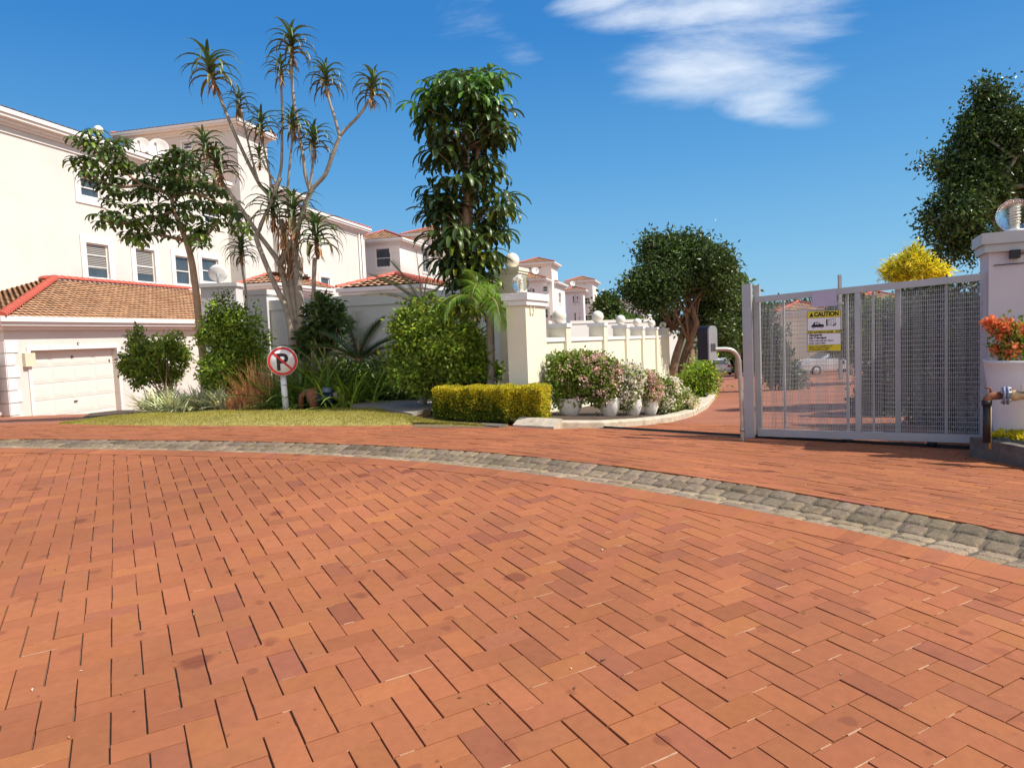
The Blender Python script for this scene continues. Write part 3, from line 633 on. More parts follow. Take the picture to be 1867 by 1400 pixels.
def hiproof(par, O, u, v, Lu, Lv, ang, z, ov=.35, pitch=.30, wave=.26, res=6, name='roof', seed=3, faces=('u0', 'v1'), ridges=True, Rm=None):
    """hip roof on a rectangle O + u*Lu + v*Lv (v points away from u-face whose outward normal is -v). All four slopes."""
    O = np.asarray(O, float)+UP*(z-O[2])-u*ov-v*ov; Lu += 2*ov; Lv += 2*ov; t = math.tan(ang); hm_ = min(Lu, Lv)/2; ca_, sa_ = math.cos(ang), math.sin(ang)
    rows = int(hm_/ca_/pitch)+1; par2 = None
    C = [O, O+u*Lu, O+u*Lu+v*Lv, O+v*Lv]; dirs = [(u, v, Lu), (v, -u, Lv), (-u, -v, Lu), (-v, u, Lv)]
    root = None
    for k, (e, inw, L) in enumerate(dirs):
        sl = inw*ca_+UP*sa_; n_ = -inw*sa_+UP*ca_
        lim = hm_/ca_
        o = tiles(name if k == 0 else 'slope', C[k], e, sl, n_, L, rows, lambda q: min(q, lim)*ca_, lambda q, L=L: L-min(q, lim)*ca_, par if k == 0 else root, pitch, wave, res, seed=seed+k)
        if k == 0: root = o
    hgt = hm_*t
    if Lu >= Lv: A = O+u*hm_+v*hm_+UP*hgt; B = O+u*(Lu-hm_)+v*hm_+UP*hgt; ends = [(C[0], A), (C[3], A), (C[1], B), (C[2], B)]
    else: A = O+u*hm_+v*hm_+UP*hgt; B = O+u*hm_+v*(Lv-hm_)+UP*hgt; ends = [(C[0], A), (C[1], A), (C[2], B), (C[3], B)]
    if ridges:
        mb = MB()
        for p, q in ends: ridge(mb, p+UP*.03, q+UP*.03, .11 if wave < .4 else .14)
        if np.linalg.norm(B-A) > .2: ridge(mb, A+UP*.03, B+UP*.03)
        mb.build('ridge_tiles', Rm or MT['ridge'], root)
    return root
def eaves(mb, O, u, v, Lu, Lv, z, ov=.35, hg=.14, mi=0):
    """gutter, fascia and soffit ring round a rectangle"""
    O = np.asarray(O, float)*np.array([1, 1, 0])+UP*z
    for (o1, zz, h_) in ((ov, -hg, hg), (ov-.06, -hg-.10, .10), (.16, -hg-.24, .14), (.07, -hg-.34, .10)):
        a = O-u*o1-v*o1+UP*zz; Lx, Ly = Lu+2*o1, Lv+2*o1; w_ = o1+.02
        mb.box(a, u*Lx, v*w_, UP*h_, mi); mb.box(a+v*(Ly-w_), u*Lx, v*w_, UP*h_, mi)
        mb.box(a+v*w_, u*w_, v*(Ly-2*w_), UP*h_, mi); mb.box(a+u*(Lx-w_)+v*w_, u*w_, v*(Ly-2*w_), UP*h_, mi)
def pxrect(x0, y0, x1, y1, O, u, n_):
    P = onplane(x0, y1, O, n_)-O; Q = onplane(x1, y0, O, n_)-O
    a0, a1 = sorted((P@u, Q@u)); b0, b1 = sorted((P[2], Q[2])); return (a0, b0, a1, b1)
def dish_ant(label, c, r, aim, par_z, group='round satellite dishes'):
    """dish centre c, radius r, aim direction; pole down to par_z"""
    c = np.asarray(c, float); aim = np.asarray(aim, float)/np.linalg.norm(aim)
    t = thing('satellite_dish', label, 'satellite dish', (c[0], c[1], par_z), group)
    mb = MB(); mb.lathe(c-aim*r*.12, [(1e-4, 0), (r*.4, .02*r), (r*.75, .1*r), (r, .2*r), (r*1.02, .2*r), (r*.75, .06*r), (1e-4, -.04*r)], 28, 0, aim); mb.build('reflector', MT['trim'], t)
    mb = MB(); mb.tube([c-aim*r*.15, c-aim*r*.45, np.array([c[0]-aim[0]*r*.45, c[1]-aim[1]*r*.45, par_z])], .03, 8); mb.build('mast', MT['greybox'], t)
    mb = MB(); mb.tube([c-UP*r*.9+aim*.05, c-UP*r*.15+aim*r*1.0], .018, 6); mb.cbox(c-UP*r*.12+aim*r*1.02, .1, .1, .12); mb.build('feed_arm', MT['greybox'], t)
    return t
# ---------------------------------------------------------------- garage with hipped tile roof
g0 = gnd(20, 758); gzb = g0[2]-.05
t = thing('garage', 'white garage numbered 5 with panelled door and orange tiled hip roof', 'garage', g0)
gzb -= 1.2
O = np.array([g0[0], g0[1], gzb]); LG = 13.0; LD = 9.0
eave_z = onplane(22, 585, O, NC)[2]
Hh = eave_z-gzb
drr = pxrect(64, 639, 212, 755, O, D, NR); drect = (drr[0], 0.0, drr[0]+(drr[2]-drr[0]), onplane(64, 639, O, NR)[2]-gzb)
print('garage', O, 'door', drect, 'H', Hh)
mb = MB(); wallh(mb, O, D, NR, LG, Hh, [drect], 0, .22); wallh(mb, O, NL, NC, LD, Hh)
mb.quad(O+D*LG, O+D*LG+NL*LD, O+D*LG+NL*LD+UP*Hh, O+D*LG+UP*Hh); mb.build('wall', MT['white'], t)
mb = MB()
for k in range(9):
    z0 = .12+k*.38
    if z0+.34 < Hh: mb.box(O+NR*.003+NC*.003+UP*z0-D*0, -NR*.0+D*(.30 if k % 2 else .42), NR*.022, UP*.34); mb.box(O+UP*z0+NC*.003, NL*(.42 if k % 2 else .30), NC*.022, UP*.34)
mb.build('corner_quoins', MT['trim'], t)
mb = MB()
for a, b in ((drect[0]-.12, drect[0]), (drect[2], drect[2]+.12)): mb.box(O+D*a+NR*.002, D*(b-a), NR*.035, UP*(drect[3]+.12))
mb.box(O+D*drect[0]+NR*.002+UP*drect[3], D*(drect[2]-drect[0]), NR*.035, UP*.12); mb.build('door_surround', MT['trim'], t)
# door
mb = MB(); w_ = drect[2]-drect[0]; h_ = drect[3]; OD = O+D*drect[0]-NR*.20
mb.box(OD-NR*.04, D*w_, NR*.04, UP*h_)
for r_ in range(6):
    for c_ in range(4):
        pw, ph = w_/4, h_/6; a = OD+D*(c_*pw+.06)+UP*(r_*ph+.06)
        mb.box(a+NR*.001, D*(pw-.12), NR*.006, UP*(ph-.12)); mb.box(a+NR*.007+D*.05+UP*.05, D*(pw-.22), NR*.004, UP*(ph-.22))
dd = mb.build('door', MT['door'], t)
mb = MB()
for r_ in range(1, 6): mb.box(OD+UP*(r_*h_/6-.006)+NR*.0005, D*w_, NR*.004, UP*.012)
mb.build('panel_gaps', MT['greybox'], dd)
mb = MB(); mb.cbox(OD+D*w_*.5+UP*1.45+NR*.03, .14, .03, .03, D, NR); mb.build('handle', MT['black'], dd)
mb = MB(); mb.tube([OD+D*w_*.5+UP*(h_-.25), OD+D*w_*.5+UP*(h_-.25)+NR*.04], .03, 8); mb.build('lock', MT['black'], dd)
p5 = onplane(143, 634, O, NR); textobj('house_number', '5', .26, p5+NR*.004-D*.07, D, UP, MT['black'], t, .004)
lb_ = onplane(50, 656, O, NR); mb = MB(); mb.cbox(lb_+NR*.06, .36, .12, .42, D, NR); lo = mb.build('wall_lamp', mat('cream_lamp_plastic', (.66, .60, .45), .5, .04, 4), t)
# eave and gutter
ov = .32
mb = MB()
for (o1, z0, z1) in ((ov+.08, -.02, .14), (ov, -.14, -.02), (.14, -.26, -.14)):
    mb.box(O+UP*(Hh+z0)+NC*o1+NL*0, D*(LG+o1), NR*o1, UP*(z1-z0)); mb.box(O+UP*(Hh+z0)+NC*o1, NC*-o1, NL*LD, UP*(z1-z0)); 
mb.build('gutter', MT['trim'], t)
dep = 3.3+ov; depb = 5.2+ov; ra = math.radians(25); rise = dep*math.tan(ra); rb = math.atan(rise/depb); pt = .21
ca_, sa_ = math.cos(ra), math.sin(ra); cb_, sb_ = math.cos(rb), math.sin(rb)
E0 = O+UP*(Hh+.10)+NR*ov+NC*ov
rf_ = tiles('roof', E0, D, NL*ca_+UP*sa_, NR*sa_+UP*ca_, LG+ov, int(dep/ca_/pt), lambda q: q*ca_*depb/dep, lambda q: LG+ov, t, pt, .24, 8, .03, seed=11)
tiles('slope', E0, NL, D*cb_+UP*sb_, NC*sb_+UP*cb_, LD+ov, int(depb/cb_/pt), lambda q: q*cb_*dep/depb, lambda q: LD+ov, rf_, pt, .24, 8, .03, seed=12)
AP = E0+NL*dep+D*depb+UP*rise
mb = MB(); ridge(mb, E0+UP*.04, AP+UP*.05, .17, .22); ridge(mb, AP+UP*.05, AP+D*(LG-depb+ov)+UP*.05, .17, .3); ridge(mb, AP+UP*.05, AP+NL*(LD-dep)+UP*.05, .17, .3); mb.build('ridge_tiles', MT['ridge'], rf_)
# slatted white side gate left of the garage
gzb += 1.0
tg = thing('slatted_gate', 'white vertical slat gate at the left edge beside the garage', 'gate', gnd(8, 757))
mb = MB(); q0 = O-NR*.0+NC*.25+UP*1.0; hgt = onplane(10, 652, q0, NC)[2]-gzb
for k in range(16): mb.box(q0+NL*(.12+k*.16), NL*.135, NC*.03, UP*hgt)
mb.build('slats', MT['trim'], tg)
for z_ in (.3, hgt-.3):
    mb = MB(); mb.box(q0+NL*.1-NC*.035+UP*z_, NL*2.6, NC*.03, UP*.08); mb.build('rail', MT['trim'], tg)
# ---------------------------------------------------------------- long white apartment building
PM = O+NL*3.9+NC*6.0; PM = PM*np.array([1, 1, 0])+UP*(gzb-1.6)
cz = onplane(150, 262, PM, NR)[2]   # underside of cornice
LM = (onplane(668, 500, PM, NR)-PM)@D
t = thing('apartment_building', 'long white apartment building behind the garage with a tower and orange roof edges', 'building', PM)
Hm = cz-PM[2]; rects = []
wl = [((158, 445, 198, 508), 'h', 1), ((248, 455, 282, 515), 'h1', 1), ((320, 468, 347, 519), 'h1', 0), ((368, 472, 398, 515), 'h1', 0), ((146, 326, 182, 360), 'h1', 0), ((372, 380, 402, 408), 'h1', 0), ((585, 506, 601, 536), 'h1', 0), ((540, 499, 561, 512), 'h1', 0)]
for px_r, stl, bl in wl: rects.append(pxrect(*px_r, PM, D, NR))
# keep the on-wall rectangles level (use mean heights of left and right edges)
R2 = []
for (px_r, stl, bl) in wl:
    x0, y0, x1, y1 = px_r; a0 = (onplane(x0, (y0+y1)/2, PM, NR)-PM)@D; a1 = (onplane(x1, (y0+y1)/2, PM, NR)-PM)@D
    xm = (x0+x1)/2; b0 = onplane(xm, y1, PM, NR)[2]-PM[2]; b1 = onplane(xm, y0, PM, NR)[2]-PM[2]; R2.append((a0, b0, a1, b1))
print('main wall H', Hm, 'L', LM, [tuple(np.round(r, 1)) for r in R2])
mb = MB(); wallh(mb, PM, D, NR, LM, Hm, R2); wallh(mb, PM+D*LM, NL, D, 12, Hm); wallh(mb, PM, NL, NC, 12, Hm); mb.build('wall', MT['white'], t)
for r, (q, stl, bl) in zip(R2, wl):
    wn = window(t, PM, D, NR, r, stl, surround=.28)
    if bl: blindof(wn, PM, D, NR, r, pitch=.07, frac=.8 if bl else .5)
mb = MB()
for (o1, z0, z1) in ((.46, .10, .26), (.40, -.02, .10), (.20, -.14, -.02), (.08, -.24, -.14), (.05, -.50, -.44)):
    mb.box(PM+UP*(Hm+z0)+NC*o1, D*(LM+2*o1), NR*o1, UP*(z1-z0)); mb.box(PM+UP*(Hm+z0)+D*LM, D*o1, NL*11.5, UP*(z1-z0))
mb.build('cornice', MT['trim'], t)
ra = math.radians(20); ca_, sa_ = math.cos(ra), math.sin(ra); E0 = PM+UP*(Hm+.26)+NR*.42+NC*.4
rr0 = tiles('roof', E0, D, NL*ca_+UP*sa_, NR*sa_+UP*ca_, LM+.8, 18, lambda q: 0, lambda q, L=LM: L+.8-q*ca_, t, .34, .3, 5, seed=21)
mb = MB(); ridge(mb, E0+D*(LM+.8)+UP*.03, E0+D*(LM+.8-5.6)+NL*5.6+UP*(5.6*math.tan(ra)+.03), .13); mb.build('ridge_tiles', MT['ridge'], rr0)
# downpipes
mb = MB()
for px_ in (660, 655): 
    p = onplane(px_, 480, PM, NR); p[2] = PM[2]+.5; mb.tube([p+NR*.1, p+NR*.1+UP*(Hm-.8)], .06, 8)
mb.build('downpipe', MT['trim'], t)
# tower and the lower stair block, parts of the building
def block(par, pxc, pyt, pxl, pxr, P0, name, ang=9, base=6, ovh=.45, windows=(), roofres=5, back=6.0):
    c = onplane(pxc, pyt, P0+NR*.004, NR); a0 = (c-P0)@D
    zt = c[2]
    Lc = np.linalg.norm((onplane(pxl, pyt, c, NC)-c)*np.array([1, 1, 0])); Lr = (onplane(pxr, pyt, P0, NR)-P0)@D-a0
    Lr = max(Lr, 1.2)
    B = c*np.array([1, 1, 0])+UP*(zt-base)
    mb = MB(); wallh(mb, B, D, NR, Lr, base); wallh(mb, B, NL, NC, Lc, base, [pxrect(*q, B, NL, NC) for q in windows]); wallh(mb, B+D*Lr, NL, D, Lc, base); wallh(mb, B+NL*Lc, D, NL, Lr, base)
    wl_ = mb.build(name, MT['white'], par)
    for q in windows: window(wl_, B, NL, NC, pxrect(*q, B, NL, NC), 'h1', 0.1)
    mb = MB(); eaves(mb, B, D, NL, Lr, Lc, zt+.34, ovh); mb.build('cornice', MT['trim'], wl_)
    rt_ = hiproof(wl_, B, D, NL, Lr, Lc, math.radians(ang), zt+.34, ovh-.05, res=roofres, seed=int(pxc))
    return B, Lr, Lc, zt
print('tower', block(t, 430, 232, 222, 484, PM+NR*.9, 'tower', base=15, windows=[(333, 258, 349, 273)]))
print('stair', block(t, 500, 352, 470, 545, PM+NR*.5, 'stair_tower', base=14))
# round vent cowl on the long roof
vc = onplane(180, 246, PM+NL*1.2, NR); tv = thing('roof_vent', 'small white round vent cowl on the long roof edge at left', 'vent', vc); mb = MB(); mb.tube([vc-UP*.5, vc+UP*.15], .1, 10); mb.sphere(vc+UP*.2, .2, 14); tv_ = mb.build('cowl', MT['trim'], tv)
# dishes on the roof before the tower
for lab, px_, py_, r_ in (('smaller white satellite dish, left of the pair on the roof before the tower', 257, 266, 15), ('larger white satellite dish, right of the pair on the roof before the tower', 288, 271, 18)):
    P = onplane(px_, py_, PM+NL*1.3, NR); dY = P[1]; dish_ant(lab, P, r_/FPX*dY, np.array([.25, -.95, .28]), P[2]-1.2)
# ---------------------------------------------------------------- other houses down the street
def house(label, blocks, Y, mainw='farwhite', name='town_house', res=4):
    """blocks: (pxL, pxC, pxR, pytop, pybase, windowsC, windowsR, roofangle)"""
    root = None
    for k, (xl, xc, xr, yt, yb, wc, wr, ang, dy) in enumerate(blocks):
        c = at(xc, yt, Y+dy); zb = at(xc, yb, Y+dy)[2]-1.0
        if root is None: root = thing(name, label, 'house', (c[0], c[1], zb), None)
        B = np.array([c[0], c[1], zb]); Hh_ = c[2]-zb
        Lc = np.linalg.norm((onplane(xl, yt, c, NC)-c)[:2]); Lr = abs((onplane(xr, yt, c, NR)-c)@D)
        rc = [pxrect(*q, B, NL, NC) for q in wc]; rr_ = [pxrect(*q, B, D, NR) for q in wr]
        mb = MB(); wallh(mb, B, D, NR, Lr, Hh_, rr_); wallh(mb, B, NL, NC, Lc, Hh_, rc); wallh(mb, B+D*Lr, NL, D, Lc, Hh_); wallh(mb, B+NL*Lc, D, NL, Lr, Hh_)
        if k == 0:
            for q in range(int(Hh_/.55)): mb.box(B+UP*(q*.55+.1)+NC*.004, NL*(.9 if q % 2 else .6), NC*.04, UP*.5)
        o = mb.build('wall' if k == 0 else 'wing', MT[mainw], root)
        for q in rc: window(o if k else root, B, NL, NC, q, 'h1' if k == 0 else 'grid', .22 if k == 0 else .12)
        for q in rr_: window(o if k else root, B, D, NR, q, 'grid', .18)
        mb = MB(); eaves(mb, B, D, NL, Lr, Lc, c[2]+.30, .5, .16); mb.build('cornice', MT['trim'], o)
        hiproof(o, B, D, NL, Lr, Lc, math.radians(ang), c[2]+.30, .45, .36, .34, res, seed=50+k+int(Y))
    return root
house('white house with a shaded window and corner quoins, right of the long apartment building', [(640, 728, 800, 441, 600, [(686, 452, 711, 488)], [(771, 462, 781, 495)], 22, 0), (742, 815, 850, 428, 520, [], [], 20, 9)], 58, res=4)
house('white three storey house rising behind the ball topped gate pillar', [(900, 990, 1012, 512, 600, [(987, 522, 998, 532), (991, 563, 999, 580), (970, 526, 975, 540), (962, 528, 966, 541)], [], 20, 0), (945, 1005, 1016, 482, 560, [(963, 486, 968, 493), (981, 483, 987, 490)], [], 18, 3), (955, 1012, 1029, 518, 600, [], [(1019, 535, 1022, 552)], 14, 5)], 84, res=3)
house('white three storey house farthest along the row, right of the one behind the pillar', [(1031, 1063, 1066, 532, 600, [(1044, 540, 1047, 553), (1051, 540, 1054, 553), (1058, 541, 1060, 553), (1047, 570, 1050, 585), (1056, 570, 1059, 585)], [], 18, 2), (1035, 1080, 1089, 514, 600, [(1049, 515, 1053, 519), (1063, 514, 1067, 519), (1066, 543, 1075, 555), (1067, 575, 1077, 585)], [], 18, 5)], 104, res=3)
house('small pale house with a dark roof seen above the wall, left of the big tree', [(1108, 1139, 1150, 553, 590, [(1122, 558, 1125, 563)], [], 18, 0)], 150, res=2, name='distant_house')
house('pale two storey house with arched balconies partly behind the big tree', [(1138, 1180, 1215, 547, 610, [(1150, 566, 1156, 582), (1162, 566, 1169, 582)], [], 16, 0)], 120, res=2, name='distant_house')
house('pale house far off between the big tree and the gate post', [(1335, 1375, 1400, 562, 600, [(1350, 568, 1358, 576)], [], 16, 0)], 118, res=2, name='distant_house')
# second garage with red hip roof between the palms and the building
def lowhouse(label, xl, xc, xr, yt, yb, Y, ang, depth=5, wins=(), m='white'):
    c = at(xc, yt, Y); zb = at(xc, yb, Y)[2]; root = thing('outbuilding', label, 'building', (c[0], c[1], zb)); B = np.array([c[0], c[1], zb]); H_ = c[2]-zb
    Lc = np.linalg.norm((onplane(xl, yt, c, NC)-c)[:2]); Lr = abs((onplane(xr, yt, c, NR)-c)@D) if xr > xc+3 else depth
    mb = MB(); wallh(mb, B, D, NR, Lr, H_); wallh(mb, B, NL, NC, Lc, H_); wallh(mb, B+D*Lr, NL, D, Lc, H_); wallh(mb, B+NL*Lc, D, NL, Lr, H_); mb.build('wall', MT[m], root)
    mb = MB(); eaves(mb, B, D, NL, Lr, Lc, c[2]+.25, .35, .12); mb.build('gutter', MT['trim'], root)
    hiproof(root, B, D, NL, Lr, Lc, math.radians(ang), c[2]+.25, .33, .26, .24, 6, seed=int(xc))
    return root
lowhouse('cream outbuilding with orange hip roof behind the tall aloe trunks', 452, 500, 592, 527, 640, 30, 24)
lowhouse('low outbuilding with red tiled roof glimpsed between green shrub and grey wall', 425, 490, 520, 592, 660, 24, 24)
lowhouse('outbuilding with pinkish red tiled roof showing above the shaded boundary wall', 640, 760, 880, 534, 600, 22, 18)
# ---------------------------------------------------------------- shaded boundary wall and its piers
WD = np.array([-.97, .243, 0])
rp = at(950, 640, 16.0); t = thing('boundary_wall', 'shaded grey-white boundary wall with flat coping behind the aloes and palms', 'wall', gnd(900, 735))
B = rp*np.array([1, 1, 0])+UP*(gz(rp[0], rp[1])-.6); n_ = np.array([-.243, -.97, 0]); n_ /= np.linalg.norm(n_); WD = WD/np.linalg.norm(WD)
zt = onplane(610, 541, B, n_)[2]; L = (onplane(492, 560, B, n_)-B)@WD
mb = MB(); mb.box(B-n_*.22, WD*L, n_*.22, UP*(zt-B[2]-.25)); mb.build('wall', MT['bwall'], t)
mb = MB(); mb.box(B-n_*.26+UP*(zt-B[2]-.25), WD*L, n_*.30, UP*.25); mb.build('coping', MT['bwall'], t)
q = onplane(492, 560, B, n_); zp = onplane(470, 529, B+n_*.1, n_)[2]
mb = MB(); Lp = abs((onplane(455, 560, B, n_)-q)@WD)
t2 = thing('wall_pier', 'grey-white square pier ending the shaded wall behind the aloe trunks', 'pier', q)
mb.box(np.array([q[0], q[1], B[2]])+n_*.12, WD*Lp, -n_*.6, UP*(zp-B[2]-.12)); mb.box(np.array([q[0], q[1], zp-.12])+n_*.17-WD*.05, WD*(Lp+.1), -n_*.7, UP*.12); mb.build('pier', MT['bwall'], t2)
# dish pier
c1 = at(368, 560, 19); c2 = at(432, 560, 19); zt_ = at(400, 516, 19)[2]; zb = gz(c1[0], 19)-.2
t3 = thing('wall_pier', 'blue-grey shaded wall block with flat cap carrying a satellite dish', 'pier', (c1[0], c1[1], zb))
mb = MB(); mb.box((c1[0], c1[1], zb), (c2[0]-c1[0], 0, 0), (0, .5, 0), UP*(zt_-zb-.1)); mb.box((c1[0]-.05, c1[1]-.05, zt_-.1), (c2[0]-c1[0]+.1, 0, 0), (0, .6, 0), UP*.1); mb.build('pier', MT['bwall'], t3)
P = at(397, 499, 19.3); dish_ant('satellite dish seen from behind on the blue-grey wall block', P, 16/FPX*19.3, np.array([-.3, .9, .35]), zt_)
P = at(770, 446, 61); dish_ant('white satellite dish on the roof of the house with the shaded window', at(766, 445, 66), 9/FPX*66, np.array([.25, -.95, .28]), at(766, 460, 66)[2])
P = at(976, 494, 82); dish_ant('white satellite dish on the house rising behind the gate pillar', P, 6.5/FPX*82, np.array([.25, -.95, .28]), P[2]-1)
P = at(1044, 517, 100); dish_ant('white satellite dish on the farthest house of the row', P, 4.5/FPX*100, np.array([.25, -.95, .28]), P[2]-.8)
# ---------------------------------------------------------------- cream wall along the drive with ball-topped pilasters
DW = np.array([.37, .93, 0]); DW /= np.linalg.norm(DW); NW = np.array([DW[1], -DW[0], 0]); NWC = -DW
PC = at(961, 640, 11.4); zb = gz(PC[0], PC[1])-.2; PB = PC*np.array([1, 1, 0])+UP*zb
def ball(par_label, c, r, m='ball', clear=False):
    t = thing('globe_lamp', par_label, 'globe lamp', c-UP*r, 'round globe lamps on the walls')
    mb = MB()
    if clear:
        mb.sphere(c, r, 32); mb.build('globe', MT['globe'], t); b = MB()
        pts = [c-UP*r*.75+UP*r*1.25*i/60+np.array([math.cos(i*.75)*r*.22, math.sin(i*.75)*r*.22, 0]) for i in range(61)]
        b.tube(pts, r*.07, 6); b.tube([c-UP*r, c-UP*r*.7], r*.25, 10); b.build('bulb', MT['bulb'], t)
    else:
        mb.sphere(c, r, 28); mb.build('globe', MT[m], t)
    mb = MB(); mb.lathe(c-UP*r*1.02, [(r*.55, 0), (r*.55, r*.1), (r*.45, r*.14)], 20); mb.build('collar', MT['trim'], t)
def pier(label, B, u, n1, wu, wn, H_, cap, capo, m, mc, name='gate_pier', group=None):
    """B corner; u along, -n1 into depth"""
    t = thing(name, label, 'pillar', B, group); mb = MB(); mb.box(B, u*wu, -n1*wn, UP*H_); mb.build('shaft', MT[m], t)
    mb = MB(); mb.box(B+UP*(H_-.0)-u*capo*.6+n1*capo*.6, u*(wu+capo*1.2), -n1*(wn+capo*1.2), UP*cap*.42); mb.box(B+UP*(H_+cap*.42)-u*capo+n1*capo, u*(wu+capo*2), -n1*(wn+capo*2), UP*cap*.58); mb.build('cap', MT[mc], t)
    return t
wl_ = (PC-onplane(926, 640, PC, NWC)); wC = np.linalg.norm(wl_[:2]); wD = 1.0
zsh = onplane(961, 556, PC, NWC)[2]; ztp = onplane(961, 533, PC, NWC)[2]
tp = pier('cream square gate pier with white cap right of the yellow hedge', PB, -NW, NWC, wC, wD, zsh-zb, ztp-zsh, .06, 'cream', 'trim')
# lintel-like longer wall end behind pier (the lit face continues)
bc = PB+UP*(ztp-zb)-NW*wC*.62-NWC*.12; rg_ = 16/FPX*11.4
bc = at(949, 517, 11.45); ball('clear glass globe lamp with spiral bulb on the cream gate pier', np.array([bc[0], bc[1], ztp+rg_+.01]), rg_, clear=True)
# ornament and switch on the lit face
pe = onplane(981, 560, PC, NW)
mb = MB(); q = PB+UP*(onplane(980, 562, PB, NW)[2]-zb)+D*0+DW*.28+NW*.003
for (a, b, c_, d_) in ((-.09, 0, .02, .2), (.07, 0, .02, .2), (-.09, .18, .18, .02), (-.09, -.01, .06, .02), (.03, -.01, .06, .02)): mb.box(q+DW*a+UP*(b-.1), DW*c_, NW*.02, UP*d_)
mb.build('ornament', MT['cream'], tp)
mb = MB(); q = at(993, 654, 11.4+.4); mb.cbox(PB+UP*(q[2]-zb)+DW*(wD-.02)+NW*.05, .10, .09, .13, DW, NW); mb.build('switch_box', MT['greybox'], tp)
# rear pier
RC = at(946, 560, 14.0); zr = gz(RC[0], RC[1])-.2; RB = RC*np.array([1, 1, 0])+UP*zr
wr_ = np.linalg.norm((RC-onplane(908, 560, RC, NWC))[:2]); z1 = onplane(946, 497, RC, NWC)[2]; z2 = onplane(946, 487, RC, NWC)[2]
pier('taller cream pier behind the gate pier, shaded under its plain cap', RB, -NW, NWC, wr_, .5, z1-zr, z2-zr-(z1-zr), .05, 'cream', 'cream')
c = at(933, 474, 14.2); r_ = 13.6/FPX*14.2; ball('cream opal globe lamp on the taller pier behind the gate pier', np.array([c[0], c[1], z2+r_+.005]), r_)
# long wall
t = thing('boundary_wall', 'long cream wall with pilasters running back along the drive behind the flower pots', 'wall', PB+DW*.6)
OW = PB+DW*wD+NW*-.06; 
def tw(px, py=620): return (onplane(px, py, OW, NW)-OW)@DW
Lw = tw(1217); zcop = onplane(1000, 613, OW, NW)[2]; zcf = onplane(1210, 611, OW, NW)[2]
def zc_(a): return zcop+(zcf-zcop)*a/Lw
def swall(mb, a0, a1, n0, n1, zlo, f0, f1, mi=0):
    """wall slab between along-values with sloping top"""
    P = [OW+DW*a0+NW*n0, OW+DW*a1+NW*n0, OW+DW*a1+NW*n1, OW+DW*a0+NW*n1]
    lo_ = [np.array([p[0], p[1], zlo(a)]) for p, a in zip(P, (a0, a1, a1, a0))]; hi_ = [np.array([p[0], p[1], (f1)(a)]) for p, a in zip(P, (a0, a1, a1, a0))]
    mb.add(lo_+hi_, [(0, 3, 2, 1), (4, 5, 6, 7), (0, 1, 5, 4), (1, 2, 6, 5), (2, 3, 7, 6), (3, 0, 4, 7)], mi)
mb = MB(); swall(mb, 0, Lw, -.2, 0, lambda a: -1.6, None, lambda a: zc_(a)-.10); mb.build('wall', MT['cream'], t)
mb = MB(); swall(mb, 0, Lw, -.22, .025, lambda a: zc_(a)-.10, None, lambda a: zc_(a)-.02); mb.build('coping', MT['trim'], t)
PIL = [(1022, 575, 13.0), (1085, 578, 11.0), (1129, 583, 9.0), (1162, 587, 7.5), (1187, 589, 6.6), (1204, 591, 6.0)]
pe_ = [1036, 1103, 1143, 1172, 1197, 1217]
for i, ((bx_, by_, br), xe) in enumerate(zip(PIL, pe_)):
    a1 = tw(xe); a0 = a1-.30; ztop = onplane(xe, (589, 588, 592, 595, 596, 598)[i], OW+NW*.08, NW)[2]
    mb = MB(); swall(mb, a0, a1, -.3, .06, lambda a: -1.6, None, lambda a: ztop-.08); pl = mb.build('pilaster', MT['cream'], t)
    mb = MB(); swall(mb, a0-.02, a1+.02, -.33, .08, lambda a: ztop-.08, None, lambda a: ztop); mb.build('cap', MT['trim'], pl)
    Yb = (OW+DW*(a0+a1)/2-NW*.12)[1]; r_ = br/FPX*Yb; cx_ = OW+DW*(a0+a1)/2-NW*.12
    ords = ['first', 'second', 'third', 'fourth', 'fifth', 'sixth and farthest'][i]
    ball('white opal globe lamp on the long cream wall, %s from the gate pier' % (ords,), np.array([cx_[0], cx_[1], ztop+r_]), r_)
# grey wall line and railings further back
c0 = at(1040, 598, 34); c1 = at(1235, 598, 40); t = thing('far_wall', 'long pale grey wall beyond the ball topped wall', 'wall', c0)
mb = MB(); z0_ = at(1060, 590, 34)[2]; mb.box((c0[0], c0[1], z0_-3), c1-c0-UP*(c1-c0)[2], (0, .2, 0), UP*3); mb.box((c0[0], c0[1]-.05, z0_), c1-c0-UP*(c1-c0)[2], (0, .3, 0), UP*.15); mb.build('wall', MT['bwall'], t)
# ================================================================== GATE, SIGNS, PIPES, STREET OBJECTS
GA = at(1369, 793, 9.0); GB = at(1806, 803, 7.45); gv = (GB-GA)*np.array([1, 1, 0]); GL = np.linalg.norm(gv); gv /= GL; gn = np.array([gv[1], -gv[0], 0])
if gn[1] > 0: gn = -gn
gpl = GA*np.array([1, 1, 0])
def gu(px, py=650): return (onplane(px, py, gpl, gn)-gpl)@gv
def gzp(px, py): return onplane(px, py, gpl, gn)[2]
zt0, zt1 = gzp(1385, 541), gzp(1799, 498); u0_, u1_ = gu(1385), gu(1799); zb0, zb1 = gzp(1385, 794), gzp(1760, 806); ub1 = gu(1760)
def ztop(u): return zt0+(zt1-zt0)*(u-u0_)/(u1_-u0_)
def zbot(u): return zb0+(zb1-zb0)*(u-u0_)/(ub1-u0_)
print('gate', GA, GB, 'top', zt0, zt1, 'bot', zb0, zb1, GL)
